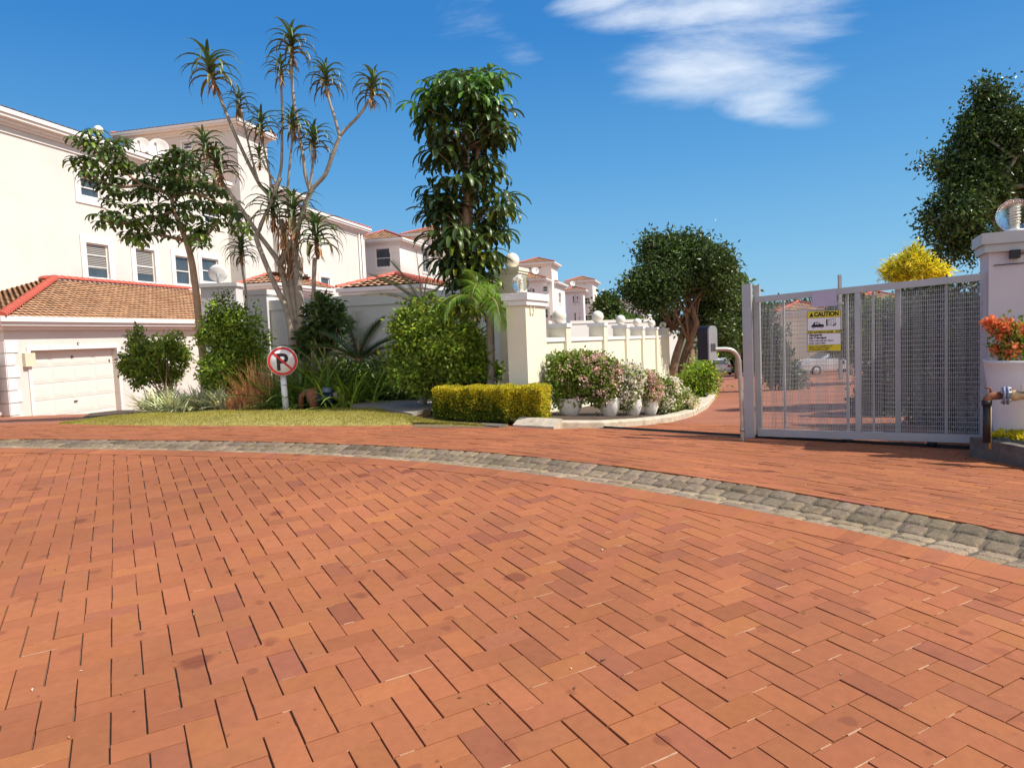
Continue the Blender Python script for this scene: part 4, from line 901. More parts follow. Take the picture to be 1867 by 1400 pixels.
def gbar(mb, ua, ub, za, zb_, d0, d1, mi=0):
    """slab in gate plane; za, zb_ functions of u"""
    P = [(ua, d0), (ub, d0), (ub, d1), (ua, d1)]
    lo_ = [gpl+gv*u+gn*d+UP*za(u) for u, d in P]; hi_ = [gpl+gv*u+gn*d+UP*zb_(u) for u, d in P]
    mb.add(lo_+hi_, [(0, 3, 2, 1), (4, 5, 6, 7), (0, 1, 5, 4), (1, 2, 6, 5), (2, 3, 7, 6), (3, 0, 4, 7)], mi)
t = thing('sliding_gate', 'tall silver sliding gate of fine wire mesh carrying the yellow caution sign', 'gate', GA)
uend = gu(1803)
mb = MB(); gbar(mb, u0_-.02, uend, lambda u: ztop(u)-.075, ztop, 0, .06); gbar(mb, u0_-.02, uend, lambda u: zbot(u), lambda u: zbot(u)+.09, 0, .06)
gbar(mb, uend-.05, uend-.001, lambda u: zbot(u)+.05, lambda u: ztop(u)-.04, .004, .056)
mb.build('frame', MT['gate'], t)
ul, ur = gu(1361), gu(1377)
mb = MB(); gbar(mb, ul, ur, lambda u: zbot(u)-.015, lambda u: ztop(0)+.17, .062, .13); mb.build('end_post', MT['gate'], t)
ul2, ur2 = gu(1375), gu(1383)
mb = MB(); gbar(mb, ul2, ur2+.02, lambda u: zbot(u), lambda u: ztop(0)+.15, -.06, -.005); mb.build('end_post', MT['gate'], t)
for a, b in ((1561, 1571),):
    mb = MB(); gbar(mb, gu(a), gu(b), lambda u: zbot(u)+.092, lambda u: ztop(u)-.077, .0, .06); mb.build('post', MT['gate'], t)
for p_ in (1429, 1545, 1592, 1637, 1725):
    mb = MB(); w_ = .012 if p_ != 1637 else .03; gbar(mb, gu(p_)-w_, gu(p_)+w_, lambda u: zbot(u)+.092, lambda u: ztop(u)-.077, -.03, -.002); mb.build('bar', MT['gate'], t)
def mesh_panel(ua, ub, d, pu, pv, r, name, lo_=.09, hi=.1):
    mb = MB(); n = int((ub-ua)/pu)
    for i in range(n+1):
        u = ua+(ub-ua)*i/n; gbar(mb, u-r, u+r, lambda q: zbot(q)+lo_, lambda q: ztop(q)-hi, d-r, d+r)
    m_ = int((ztop(ua)-zbot(ua)-lo_-hi)/pv)
    for j in range(m_+1):
        f = (j+.5)/(m_+1); zz = lambda q, f=f: zbot(q)+lo_+(ztop(q)-zbot(q)-lo_-hi)*f
        gbar(mb, ua, ub, lambda q: zz(q)-r, lambda q: zz(q)+r, d+r, d+3*r)
    return mb.build(name, MT['gate'], t)
mesh_panel(gu(1387), gu(1561), .02, .0175, .055, .0018, 'wire_mesh'); mesh_panel(gu(1571), uend, .02, .0175, .055, .0018, 'wire_mesh')
for p_ in (1425, 1545, 1700):
    c = gpl+gv*gu(p_)+UP*(zbot(gu(p_))-.02)+gn*.03; mb = MB(); mb.lathe(c-gn*.015, [(1e-3, 0), (.05, 0), (.05, .03), (1e-3, .03)], 16, 0, gn); mb.build('wheel', MT['black'], t)
# ground rail of the gate
ra_ = gnd(1022, 779); rb_ = gpl+gv*uend; rb2 = np.array([rb_[0], rb_[1], 0])
mb = MB(); n = 24
ga3 = gpl+gv*(-3.0)
for i in range(n):
    P = [ga3+(rb2-ga3)*k/n for k in (i, i+1)]; P = [np.array([p[0], p[1], gz(p[0], p[1])]) for p in P]
    mb.quad(P[0]+gn*.06+UP*.006, P[1]+gn*.06+UP*.006, P[1]-gn*.06+UP*.006, P[0]-gn*.06+UP*.006, 0); mb.box(P[0]-gn*.008+UP*.008, P[1]-P[0], gn*.016, UP*.022, 0)
tr = mb.build('gate_track', MT['dark']); tag(tr, 'dark steel track across the drive on which the mesh gate slides', 'gate track')
# ---- second mesh layer: a fixed fence panel folded behind the gate
tf = thing('mesh_fence', 'second layer of wire mesh standing just behind the sliding gate', 'fence', gpl-gn*.35+gv*gu(1600))
def fp(u, z, d): return gpl+gv*u-gn*d+UP*z
mb = MB(); ua, ub = gu(1600)+.02, gu(1803)+.2
for i in range(60): u = ua+(ub-ua)*i/59; mb.box(fp(u, zbot(u)+.05, .35), gv*.003, gn*.003, UP*(ztop(u)-zbot(u)-.2))
for j in range(30): z = zbot(ua)+.08+j*.052; mb.box(fp(ua, z, .353), gv*(ub-ua), gn*.003, UP*.003)
mb.build('wire_mesh', MT['gate'], tf)
mb = MB(); ua, ub = gu(1390), gu(1598)
for i in range(66): u = ua+(ub-ua)*i/65; mb.box(fp(u, zbot(u)+.05, .35), gv*.003, gn*.003, UP*(ztop(u)-zbot(u)-.2))
for j in range(30): z = zbot(ua)+.08+j*.052; mb.box(fp(ua, z, .353), gv*(ub-ua), gn*.003, UP*.003)
mb.build('wire_mesh', MT['gate'], tf)
# ---- caution sign
sgn = .066
def sp(px, py): return onplane(px, py, gpl+gn*sgn, gn)
p00 = sp(1472.5, 642); p10 = sp(1534, 640); p01 = sp(1472.5, 568)
sw = (p10-p00)@gv; sh = sp(1503, 566)[2]-sp(1503, 641)[2]; o = np.array([p00[0], p00[1], sp(1503, 641)[2]])
print('sign', sw, sh)
sh0, sw0 = sh, sw
ts = thing('caution_sign', 'yellow and white CAUTION notice with a car and gate drawing on the mesh gate', 'sign', o)
mb = MB(); mb.box(o, gv*sw, gn*.004, UP*sh, 0)
mb.build('board', MT['signw'], ts)
def rect(mb, a, b, c, d, h=.0048, dd=.0008): mb.box(o+gv*a*sw+UP*b*sh+gn*h, gv*(c-a)*sw, UP*(d-b)*sh, gn*dd)
for q in ((.012, .83, .988, .985), (.012, .45, .988, .515), (.012, .02, .988, .165)): mb = MB(); rect(mb, *q); mb.build('yellow_band', MT['yell'], ts)
mb = MB()
for (a, b, c, d) in ((0, 0, 1, .012), (0, .99, 1, 1), (0, .012, .012, .99), (.988, .012, 1, .99), (.012, .824, .988, .829), (.012, .516, .988, .521), (.012, .442, .988, .449), (.012, .166, .988, .171)): rect(mb, a, b, c, d)
mb.build('border', MT['signk'], ts)
def spt(a, b, h=.0062): return o+gv*a*sw+UP*b*sh+gn*h
mb = MB()
mb.prism([spt(.07, .855), spt(.20, .855), spt(.135, .965)], gn*.0006)
for k in range(3):
    for base in (.02, .84): mb.prism([spt(base+k*.05, .453), spt(base+k*.05+.022, .453), spt(base+k*.05+.05, .512), spt(base+k*.05+.028, .512)], gn*.0006)
# little car
car = [(.13, .60), (.13, .64), (.17, .665), (.21, .72), (.33, .725), (.40, .672), (.49, .66), (.505, .63), (.50, .60)]
mb.prism([spt(*q) for q in car], gn*.0006)
for cx_ in (.20, .43): mb.lathe(spt(cx_, .60), [(1e-4, 0), (.028*sw*1.0, 0), (.028*sw, .0008), (1e-4, .0008)], 16, 0, gn)
mb.prism([spt(.57, .62), spt(.61, .62), spt(.61, .78), spt(.57, .78)], gn*.0006)
mb.prism([spt(.62, .765), spt(.86, .79), spt(.86, .797), spt(.62, .775)], gn*.0006)
for k in range(5): mb.prism([spt(.63+k*.05, .63), spt(.636+k*.05, .63), spt(.636+k*.05, .765), spt(.63+k*.05, .765)], gn*.0005)
mb.prism([spt(.62, .63), spt(.86, .63), spt(.86, .638), spt(.62, .638)], gn*.0006)
mb.prism([spt(.76, .62), spt(.80, .61), spt(.87, .675), spt(.85, .69)], gn*.0006)
mb.build('pictogram', MT['signk'], ts)
mb = MB(); mb.prism([spt(.225, .668, .0069), spt(.255, .708, .0069), spt(.285, .708, .0069), spt(.285, .668, .0069)], gn*.0004); mb.prism([spt(.30, .668, .0069), spt(.30, .708, .0069), spt(.33, .708, .0069), spt(.365, .668, .0069)], gn*.0004)
mb.lathe(spt(.20, .60, .0072), [(1e-4, 0), (.012*sw, 0), (.012*sw, .0004), (1e-4, .0004)], 12, 0, gn); mb.lathe(spt(.43, .60, .0072), [(1e-4, 0), (.012*sw, 0), (.012*sw, .0004), (1e-4, .0004)], 12, 0, gn); mb.build('car_windows', MT['signw'], ts)
TX = [('CAUTION', .215, .862, .155, .009, .84), ('AUTOMATIC GATES', .19, .459, .058, .003, .9), ('Absolutely', .06, .385, .073, .004, 1), ('No Tailgating!', .06, .315, .073, .004, 1), ('Please wait until gate closes', .06, .255, .052, .002, 1), ('before proceeding.', .06, .195, .052, .002, 1), ('Owners not responsible for any', .05, .12, .044, .002, 1), ('damage or injury to vehicles', .05, .078, .044, .002, 1), ('or pedestrians at the gates', .05, .036, .044, .002, 1)]
for s_, a, b, hh_, bd, sx in TX: textobj('lettering', s_, hh_*sh*.95, spt(a, b, .0062), gv, UP, MT['signk'], ts, .0004, bd*.4, sx)
mb = MB(); q0 = sp(1481, 563); q1 = sp(1526, 563); hh_ = sp(1503, 533)[2]-sp(1503, 563)[2]; mb.box(np.array([q0[0], q0[1], q0[2]+.02]), gv*((q1-q0)@gv), gn*.004, UP*(hh_-.015)); tl = mb.build('notice_board', MT['lilac']); tag(tl, 'blank faded lilac board wired to the gate above the caution sign', 'sign')
# ---- gooseneck hoop with keypad box
hb = gnd(1354, 803); Yh = hb[1]; t = thing('gooseneck_post', 'bent silver tube post standing on the bricks before the gate', 'post', hb)
ptsx = [(1354, 803), (1353, 760), (1350, 700), (1348, 662), (1345, 650), (1338, 641), (1328, 637), (1316, 636.5), (1302, 637)]
P = [at(a, b, Yh) for a, b in ptsx]; P[0] = hb-UP*.05; mb = MB()
# smooth
Q = []
for i in range(len(P)-1):
    p0, p1, p2, p3 = P[max(i-1, 0)], P[i], P[i+1], P[min(i+2, len(P)-1)]
    for s in np.linspace(0, 1, 6)[:-1]: Q.append(.5*((2*p1)+(p2-p0)*s+(2*p0-5*p1+4*p2-p3)*s*s+(3*p1-p0-3*p2+p3)*s**3))
Q.append(P[-1]); mb.tube(Q, .026, 14); mb.build('tube', MT['hoop'], t)
mb = MB(); c = at(1353.3, 783, Yh); mb.tube([c-UP*.02, c+UP*.02], .031, 14); mb.build('collar', MT['hoop'], t)
bxc = at(1291, 625, Yh+.02); bw = 30/FPX*Yh; bh = 62/FPX*Yh; axx = np.array([.80, -.60, 0]); fy = np.array([-.60, -.80, 0])
t = thing('keypad_box', 'tall rounded grey and black access keypad box on the end of the bent tube', 'keypad', bxc-UP*bh/2)
prof = []
for an in np.linspace(0, math.pi, 12): prof.append((math.cos(an)*bw*.30, bh/2-bw*.30+math.sin(an)*bw*.30))
prof += [(-bw*.30, -bh/2), (bw*.30, -bh/2)]
cb_ = bxc+np.array([bw*.18, 0, 0])
fdir = np.array([.25, -.97, 0]); fdir /= np.linalg.norm(fdir); adir = np.array([fdir[1]*-1, fdir[0], 0])
prf = [cb_+adir*a*.95+UP*b for a, b in prof]
mb = MB(); mb.prism([p+fdir*.02 for p in prf], fdir*.03); mb.build('face_plate', MT['greybox'], t)
bk_ = np.array([-.62, .78, 0])*.15
mb = MB(); mb.prism([p+fdir*.018 for p in prf], bk_); mb.build('hood', MT['black'], t)
mb = MB()
for i in range(4):
    for j in range(3): mb.cbox(cb_+adir*(j-1)*.022+UP*(-.02-i*.024)+fdir*.052, .014, .006, .014, adir, fdir)
mb.build('buttons', MT['black'], t)
# ---- right hand gate pier with clear globe
PR = at(1802, 650, 7.35); zr = gz(PR[0], PR[1])-.1; PRB = PR*np.array([1, 1, 0])+UP*zr
ur_ = np.array([.90, -.436, 0]); ur_ /= np.linalg.norm(ur_); nr_ = np.array([ur_[1], -ur_[0], 0])
zs = onplane(1802, 461, PR, nr_)[2]; zc2 = onplane(1802, 426, PR, nr_)[2]
tp = pier('wide beige gate pier with pale lilac cap at the right edge', PRB, ur_, nr_, 1.1, .55, zs-zr, zc2-zs, .07, 'pierdull', 'gate')
tp.children[1].data.materials[0] = mat('pale_lilac_cap_paint', (.60, .55, .58), .8, .05, 2, stain=(.45, .40, .42, .5), sscale=3)
c = at(1850, 401, 7.3); r_ = 29/FPX*7.3; ball('large clear glass globe lamp on the beige pier at the right edge', np.array([c[0], c[1], zc2+r_+.005]), r_, clear=True)
q = onplane(1849, 464, PR+nr_*.02, nr_); mb = MB(); mb.cbox(q+nr_*.03, .085, .08, .085, ur_, nr_); b1 = mb.build('sensor_box', MT['black'], tp)
mb = MB(); p1 = onplane(1860, 462, PR+nr_*.02, nr_); mb.tube([p1, p1+ur_*.4-UP*.01], .006, 6); p2 = onplane(1812, 484, PR+nr_*.015, nr_); mb.tube([p2, p2+ur_*.25+UP*.004, p2+ur_*.7+UP*.03], .005, 6); mb.build('cable', MT['black'], tp)
# ---- big white pot right, planter bed and pipe assembly
bed0 = gnd(1768, 832); bed1 = gnd(1867, 852); bt = np.array([bed1[0]-bed0[0], bed1[1]-bed0[1], 0]); 
t = thing('planter_bed', 'low concrete planter edging darkened with painted shade at the right edge by the pier', 'planter', bed0)
ud = bt/np.linalg.norm(bt); dn = np.array([-ud[1], ud[0], 0]); Lb = 1.6; hb_ = .20
mb = MB(); Bz = bed0-UP*.08
mb.prism([Bz, Bz+ud*Lb, Bz+ud*Lb+dn*.12, Bz+dn*.12+ud*.05], UP*(hb_+.08)); mb.prism([Bz+UP*0-ud*.0, Bz+dn*.121+ud*.05, Bz+dn*1.0-ud*.12, Bz+dn*1.0-ud*.24], UP*(hb_+.06)); mb.build('edging', MT['dconc'], t)
mb = MB(); mb.prism([Bz+dn*.122+ud*.052, Bz+ud*Lb+dn*.122, Bz+ud*Lb+dn*1.3, Bz+dn*1.0-ud*.1], UP*(hb_+.03)); mb.build('soil', MT['soil'], t)
BED = (Bz, ud, dn, hb_)
pc = at(1884, 720, 6.95); pz = BED[0][2]+.22; ptop = at(1884, 660, 6.95)[2]; rr_t = 76/FPX*6.95; rr_b = 56/FPX*6.95
t = thing('flower_pot', 'very large white tapered pot at the right edge holding orange flowers', 'flower pot', (pc[0], pc[1], pz))
mb = MB(); H_ = ptop-pz; prf = [(rr_b*.98, 0), (rr_b*1.0, .02)]+[(rr_b+(rr_t-rr_b)*(k/8)**.8, H_*k/8) for k in range(1, 9)]+[(rr_t+.01, H_+.01), (rr_t+.008, H_+.03), (rr_t-.03, H_+.03), (rr_t-.05, H_-.06), (1e-3, H_-.06)]
mb.lathe((pc[0], pc[1], pz), prf, 40); mb.build('pot', MT['potw'], t); POTR = (pc, ptop, rr_t)
t = thing('water_pipe', 'rusty black and beige water pipe with flanges crossing before the big white pot', 'pipe', at(1799, 790, 6.9))
Yp = 6.55; e0 = at(1799, 797, Yp); e1 = at(1799, 735, Yp); mb = MB(); mb.tube([e0-UP*.05, e1], .032, 14); mb.tube([e1-UP*.02, e1+UP*.025], .042, 14); mb.build('riser', MT['black'], t)
mb = MB(); a = at(1806, 722, Yp); b = at(1828, 721, Yp-.05); mb.tube([e1, e1+UP*.04+np.array([.01, 0, 0]), a, b], [.036, .04, .038, .036], 14); mb.build('elbow', MT['rust'], t)
hd = b-a; hd[2] = 0; hd /= np.linalg.norm(hd)
mb = MB(); mb.lathe(b, [(1e-3, 0), (.085, 0), (.085, .018), (1e-3, .018)], 28, 0, hd); mb.lathe(b+hd*.03, [(1e-3, 0), (.085, 0), (.085, .018), (1e-3, .018)], 28, 0, hd)
mb.build('flange', MT['bluepaint'], t)
mb = MB()
for k in range(6): 
    an = k*math.pi/3; off = UP*math.cos(an)*.066+np.cross(hd, UP)*math.sin(an)*.066; mb.tube([b+off-hd*.015, b+off+hd*.065], .009, 6)
mb.build('bolts', MT['steel'], t)
beige = mat('beige_pipe_paint', (.50, .36, .20), .6, .15, 8, stain=(.28, .14, .07, .6), sscale=9)
mb = MB(); mb.tube([b+hd*.05, b+hd*.10, b+hd*.14, b+hd*.9], [.05, .05, .036, .036], 16); mb.build('pipe', beige, t)
mb = MB(); mb.cbox(b+hd*.22+UP*.07, .16, .09, .06, hd, np.cross(UP, hd)); mb.build('valve_body', MT['steel'], t)
mb = MB(); mb.lathe(b+hd*.24+UP*.10, [(1e-3, 0), (.055, 0), (.055, .035), (1e-3, .035)], 20); mb.build('valve_cap', MT['black'], t)
mb = MB(); q = a+UP*.03; mb.tube([q, q+UP*.04, q+UP*.05-hd*.05], [.014, .012, .006], 8); mb.build('tap', MT['rust'], t)
mb = MB(); q = at(1805, 800, Yp+.12); mb.tube([q-UP*.1, q+UP*(60/FPX*Yp)], .012, 8); tag(mb.build('garden_stake', mat('yellow_wood_stake', (.45, .27, .09), .8, .15, 20)), 'thin yellowish stake standing right beside the black pipe riser', 'stake')
# ---- no parking sign
sb = raised(522, 748, .14); Ys = sb[1]; t = thing('no_parking_sign', 'round no parking sign, black P with red ring, on a short white post', 'road sign', sb)
pt_ = at(516.5, 690, Ys); mb = MB(); mb.tube([sb-UP*.1, pt_+UP*.05], [.062, .055], 18); mb.build('post', MT['signw'], t)
dc = at(515, 658.5, Ys-.09); r_ = 26.5/FPX*Ys; fn = np.array([.32, -.95, .04]); fn /= np.linalg.norm(fn); fa = np.cross(UP, -fn); fa /= np.linalg.norm(fa); fa = -fa if fa[0] < 0 else fa; fu_ = np.cross(fn, fa)*-1; fu_ = fu_ if fu_[2] > 0 else -fu_
mb = MB(); mb.lathe(dc-fn*.02, [(1e-3, 0), (r_, 0), (r_, .022), (1e-3, .022)], 48, 0, fn); mb.build('disc', MT['signw'], t)
mb = MB(); mb.lathe(dc+fn*.003, [(r_*.80, 0), (r_*.96, 0), (r_*.96, .002), (r_*.80, .002), (r_*.80, 0)], 56, 0, fn, smooth=False)
a = (-fa+fu_)/math.sqrt(2)*r_*.83; wv = (fa+fu_)/math.sqrt(2)*r_*.075; mb.prism([dc+fn*.0075+a-wv, dc+fn*.0075+a+wv, dc+fn*.0075-a+wv, dc+fn*.0075-a-wv], fn*.0015)
mb.build('red_ring_and_bar', MT['signr'], t)
textobj('letter', 'P', r_*1.62, dc+fn*.0045-fa*r_*.46-fu_*r_*.60, fa, fu_, MT['signk'], t, .001, r_*.035, 1.0)
# ---- concrete slab box with brick side
s0 = gnd(755, 773); t = thing('concrete_slab', 'low flat concrete chamber slab with rough orange brick end beside the lawn', 'slab', s0)
zsl = .16
zz = at(752, 754, 11.35)[2]
def hp(px, py, z):
    d = ray(px, py); return CC+d*((z-H0)/d[2])
poly = [hp(*q, zz) for q in ((752, 754), (787, 743), (787, 729), (668, 730.5), (640, 738), (690, 742))]
mb = MB(); mb.prism([p-UP*.055 for p in poly], UP*.055); mb.build('slab', MT['conc'], t)
A2, B2 = poly[0], poly[1]; dAB = B2-A2; bk_ = np.array([-dAB[1], dAB[0], 0]); bk_ /= np.linalg.norm(bk_)
mb = MB(); mb.box(A2-UP*.40+dAB*.02+bk_*.02, dAB*.96, bk_*.6, UP*.344); mb.build('brick_side', MT['obrick'], t)
# slanted broken kerb stones
t = thing('kerb_stone', 'slanted pale kerb stone with dark streaks at the foot of the gate pier', 'kerb stone', gnd(970, 780))
K = [gnd(922, 776), gnd(1013, 782.5)]; kd = (K[1]-K[0])*np.array([1, 1, 0]); kd_ = kd/np.linalg.norm(kd); kn_ = np.array([-kd_[1], kd_[0], 0])
def kerbst(p, L, w1=.24, h=.11):
    mb = MB(); p = np.array([p[0], p[1], gz(p[0], p[1])-.05]); s = [p, p+kd_*L, p+kd_*L+kn_*w1, p+kn_*w1]
    mb.add([*s, s[0]+UP*.07+kn_*.01, s[1]+UP*.07+kn_*.01, s[1]+kn_*(w1*.75)+UP*(h+.05), s[0]+kn_*(w1*.75)+UP*(h+.05), s[2]+UP*(h+.05), s[3]+UP*(h+.05)], [(0, 1, 5, 4), (4, 5, 6, 7), (7, 6, 8, 9), (9, 8, 2, 3), (0, 4, 7, 9, 3), (1, 2, 8, 6, 5)]); return mb
Lk = np.linalg.norm(kd); kerbst(K[0]+kd_*Lk*.14, Lk*.82).build('stone', MT['kerb'], t)
t = thing('kerb_stone', 'low tilted grey kerb slab left of the slanted pale kerb stone', 'kerb stone', gnd(900, 778)); K0 = gnd(868, 777)
kerbst(K0, .42, .16, .03).build('stone', MT['dconc'], t)
# ---- rusty water meter pipework in the bed
Ym = Ys+.05; print('YM', Ym); zg = raised(580, 747, .14)[2]
t = thing('water_meter', 'rusty water meter pipework with dark blue meter in the garden bed', 'water meter', at(585, 745, Ym))
def q_(px, py, dy=0): return at(px, py, Ym+dy)
mb = MB(); mb.tube([q_(549, 748), q_(549, 722), q_(553, 718), q_(562, 717)], [.05, .05, .055, .055], 12); mb.lathe(q_(561, 717), [(1e-3, 0), (.10, 0), (.10, .04), (1e-3, .04)], 20, 0, (1, 0, 0)); mb.build('inlet', MT['rust'], t)
mb = MB(); mb.lathe(q_(573, 748)*np.array([1, 1, 0])+UP*(q_(573, 748)[2]), [(.09, 0), (.08, .1), (.13, .2), (.14, .32), (.10, .40), (.05, .43), (1e-3, .44)], 20); mb.build('valve', MT['rust'], t)
mb = MB(); mb.lathe(q_(582, 726), [(1e-3, -.01), (.15, 0), (.15, .03), (.11, .04), (.11, .22), (.14, .23), (.14, .27), (1e-3, .28)], 24, 0, (1, 0, 0)); mb.build('meter', MT['meter'], t)
mb = MB(); c = q_(596, 713); mb.lathe(c-UP*.02, [(.10, 0), (.10, .06), (.07, .09), (1e-3, .095)], 20); mb.build('meter_cap', MT['bluepaint'], t)
mb = MB(); mb.tube([q_(609, 722), q_(616, 720), q_(622, 724), q_(624, 734), q_(624, 750)], [.075, .065, .06, .055, .055], 12); mb.build('outlet', MT['conc'], t)
# ---- pole beyond the gate
pp = at(1531, 510, 30); t = thing('lamp_pole', 'thin grey pole rising behind the gate above the top rail', 'pole', (pp[0], pp[1], gz(pp[0], 30)))
mb = MB(); mb.cbox((pp[0], pp[1], (pp[2]+gz(pp[0], 30))/2), .12, .12, pp[2]-gz(pp[0], 30)+.4); mb.cbox((pp[0], pp[1], at(0, 545, 30)[2]*0+pp[2]-1.0), .2, .2, .1); mb.build('pole', MT['greybox'], t)
# ---- cars
def make_car(label, pos, heading, Lc, kind, paint):
    """heading: unit vector of travel"""
    h = np.array([*heading, 0.]); h /= np.linalg.norm(h); s = np.array([-h[1], h[0], 0]); pos = np.array([pos[0], pos[1], gz(pos[0], pos[1])+.005])
    t = thing('parked_car', label, 'car', pos); Wc = 1.68
    def P(x, y, z): return pos+h*x+s*y+UP*z
    if kind == 'hatch': prof = [(-2.0, .35), (-2.02, .62), (-1.98, .95), (-1.72, 1.38), (-1.5, 1.45), (-.2, 1.47), (.25, 1.42), (.95, 1.0), (1.75, .88), (1.98, .7), (2.0, .35)]
    else: prof = [(-2.2, .35), (-2.25, .65), (-2.15, .95), (-1.5, 1.0), (-.95, 1.36), (-.5, 1.42), (.2, 1.42), (.95, 1.0), (1.8, .88), (2.15, .72), (2.2, .35)]
    k = Lc/4.2; prof = [(a*k, b) for a, b in prof]; n = len(prof)
    mb = MB(); vs = []
    for yy, ins in ((-Wc/2, 1), (-Wc/2+.12, 0), (Wc/2-.12, 0), (Wc/2, 1)):
        for a, b in prof:
            tuck = .0 if b < .96 else (b-.96)*.35
            y = yy+(tuck if yy < 0 else -tuck); vs.append(P(a*(1 if not ins else .985), y, b-(0.03 if ins else 0)))
    fs = [(i*n+j, i*n+(j+1) % n, (i+1)*n+(j+1) % n, (i+1)*n+j) for i in range(3) for j in range(n)]
    fs += [tuple(reversed(range(n))), tuple(range(3*n, 4*n))]
    mb.add(vs, fs, 0, False); body = mb.build('body', MT[paint], t)
    gm = MT['glass']
    def yat(b): return Wc/2-(b-.96)*.35+.004 if b > .96 else Wc/2+.004
    for sd in (-1, 1):
        mb = MB(); lo, hi = 1.0, 1.32
        xs_ = (-1.55*k, -1.3*k, .1*k, .70*k) if kind == 'hatch' else (-1.25*k, -.85*k, .1*k, .72*k)
        mb.quad(P(xs_[0], sd*yat(lo), lo), P(xs_[3], sd*yat(lo), lo), P(xs_[2]+.05, sd*yat(hi), hi), P(xs_[1], sd*yat(hi), hi)); mb.build('side_window', gm, t)
    x0, z0, x1, z1 = (-1.97*k, 1.0, -1.76*k, 1.33) if kind == 'hatch' else (-1.46*k, 1.04, -1.0*k, 1.33)
    mb = MB(); e = np.array([-.012, .006]); mb.quad(P(x0+e[0], -.62, z0+e[1]), P(x0+e[0], .62, z0+e[1]), P(x1+e[0], .55, z1+e[1]), P(x1+e[0], -.55, z1+e[1])); mb.build('rear_window', gm, t)
    mb = MB(); mb.quad(P(.93*k, -.62, 1.03), P(.93*k, .62, 1.03), P(.27*k, .55, 1.40), P(.27*k, -.55, 1.40)); mb.build('windscreen', gm, t)
    for xw in (-1.3*k, 1.3*k):
        for sd in (-1, 1):
            c = P(xw, sd*(Wc/2-.09), .31); mb = MB(); mb.lathe(c-s*sd*.09, [(1e-3, 0), (.31, 0), (.31, .2), (.2, .205)], 22, 0, s*sd); wo = mb.build('wheel', MT['tyre'], t)
            mb = MB(); mb.lathe(c+s*sd*.10, [(1e-3, .02), (.18, .015), (.2, 0)], 16, 0, s*sd); mb.build('rim', MT['steel'], wo)
    for sd in (-1, 1):
        mb = MB(); mb.cbox(P(-2.04*k if kind == 'hatch' else -2.23*k, sd*.68, .85), .06, .22, .2, h, s); mb.build('tail_light', MT['lampr'], t)
        mb = MB(); mb.cbox(P(1.98*k if kind == 'hatch' else 2.14*k, sd*.62, .68), .08, .3, .14, h, s); mb.build('headlight', MT['trim'], t)
    mb = MB(); xb = -2.06*k if kind == 'hatch' else -2.27*k; mb.cbox(P(xb, 0, .42), .1, 1.6, .2, h, s); mb.build('bumper', MT['greybox'], t)
    mb = MB(); mb.cbox(P(xb-.06, 0, .62), .02, .5, .11, h, s); mb.build('number_plate', MT['signw'], t)
    return t
c1_ = at(1312, 660, 60); make_car('white hatchback seen from behind, parked down the drive left of the gate', (c1_[0], 60), (.25, .97), 4.0, 'hatch', 'carw')
c2_ = at(1512, 690, 43); make_car('silver car parked side-on beyond the gate, seen through the wire mesh', (c2_[0], 43), (-.98, -.12), 4.3, 'sedan', 'cars')
# white handrail beside the drive, near the hatchback
h0 = gnd(1276, 688); t = thing('handrail', 'short white handrail descending in the planting near the white hatchback', 'handrail', h0); mb = MB(); a = at(1262, 665, 30); b = at(1291, 682, 27); b0 = at(1291, 695, 27); mb.tube([a, b, b0], .035, 8); mb.build('rail', MT['trim'], t)
# house and walls seen through the gate
lowhouse('outbuilding with bright red roof seen through the left half of the gate', 1425, 1500, 1560, 572, 700, 46, 22, m='cream')
lowhouse('red roofed house low behind the gate to the right of the caution sign', 1560, 1650, 1700, 552, 700, 48, 20, m='cream')
# ================================================================== VEGETATION
def unit(a): return a/(np.linalg.norm(a, axis=-1, keepdims=True)+1e-9)
def leaves(name, P, Dr, L, Wd, m, par=None, tint=None, seed=0, tiltn=.5):
    """one folded leaf per point P along direction Dr (n,3)"""
    rg = np.random.default_rng(seed); n = len(P); Dr = unit(Dr); r = unit(rg.normal(0, 1, (n, 3))+UP*tiltn); S = unit(np.cross(Dr, r)); N_ = np.cross(S, Dr)
    L = np.broadcast_to(L, n)[:, None]; Wd = np.broadcast_to(Wd, n)[:, None]
    V_ = np.stack([P, P+Dr*L*.45+S*Wd/2+N_*Wd*.15, P+Dr*L-N_*L*.12, P+Dr*L*.45-S*Wd/2+N_*Wd*.15], 1).reshape(-1, 3)
    F = np.arange(n*4).reshape(-1, 4)
    if tint is None: tint = np.ones((n, 3))
    return npmesh(name, V_, F, MT[m] if isinstance(m, str) else m, par, tint=np.repeat(tint, 4, 0))
def lt(n, rg, s=.22, hue=.10):
    v = np.clip(rg.normal(1, s, n), .45, 1.8); return np.stack([v*rg.normal(1, hue, n), v, v*rg.normal(1, hue, n)], 1).clip(.2, 2.2)
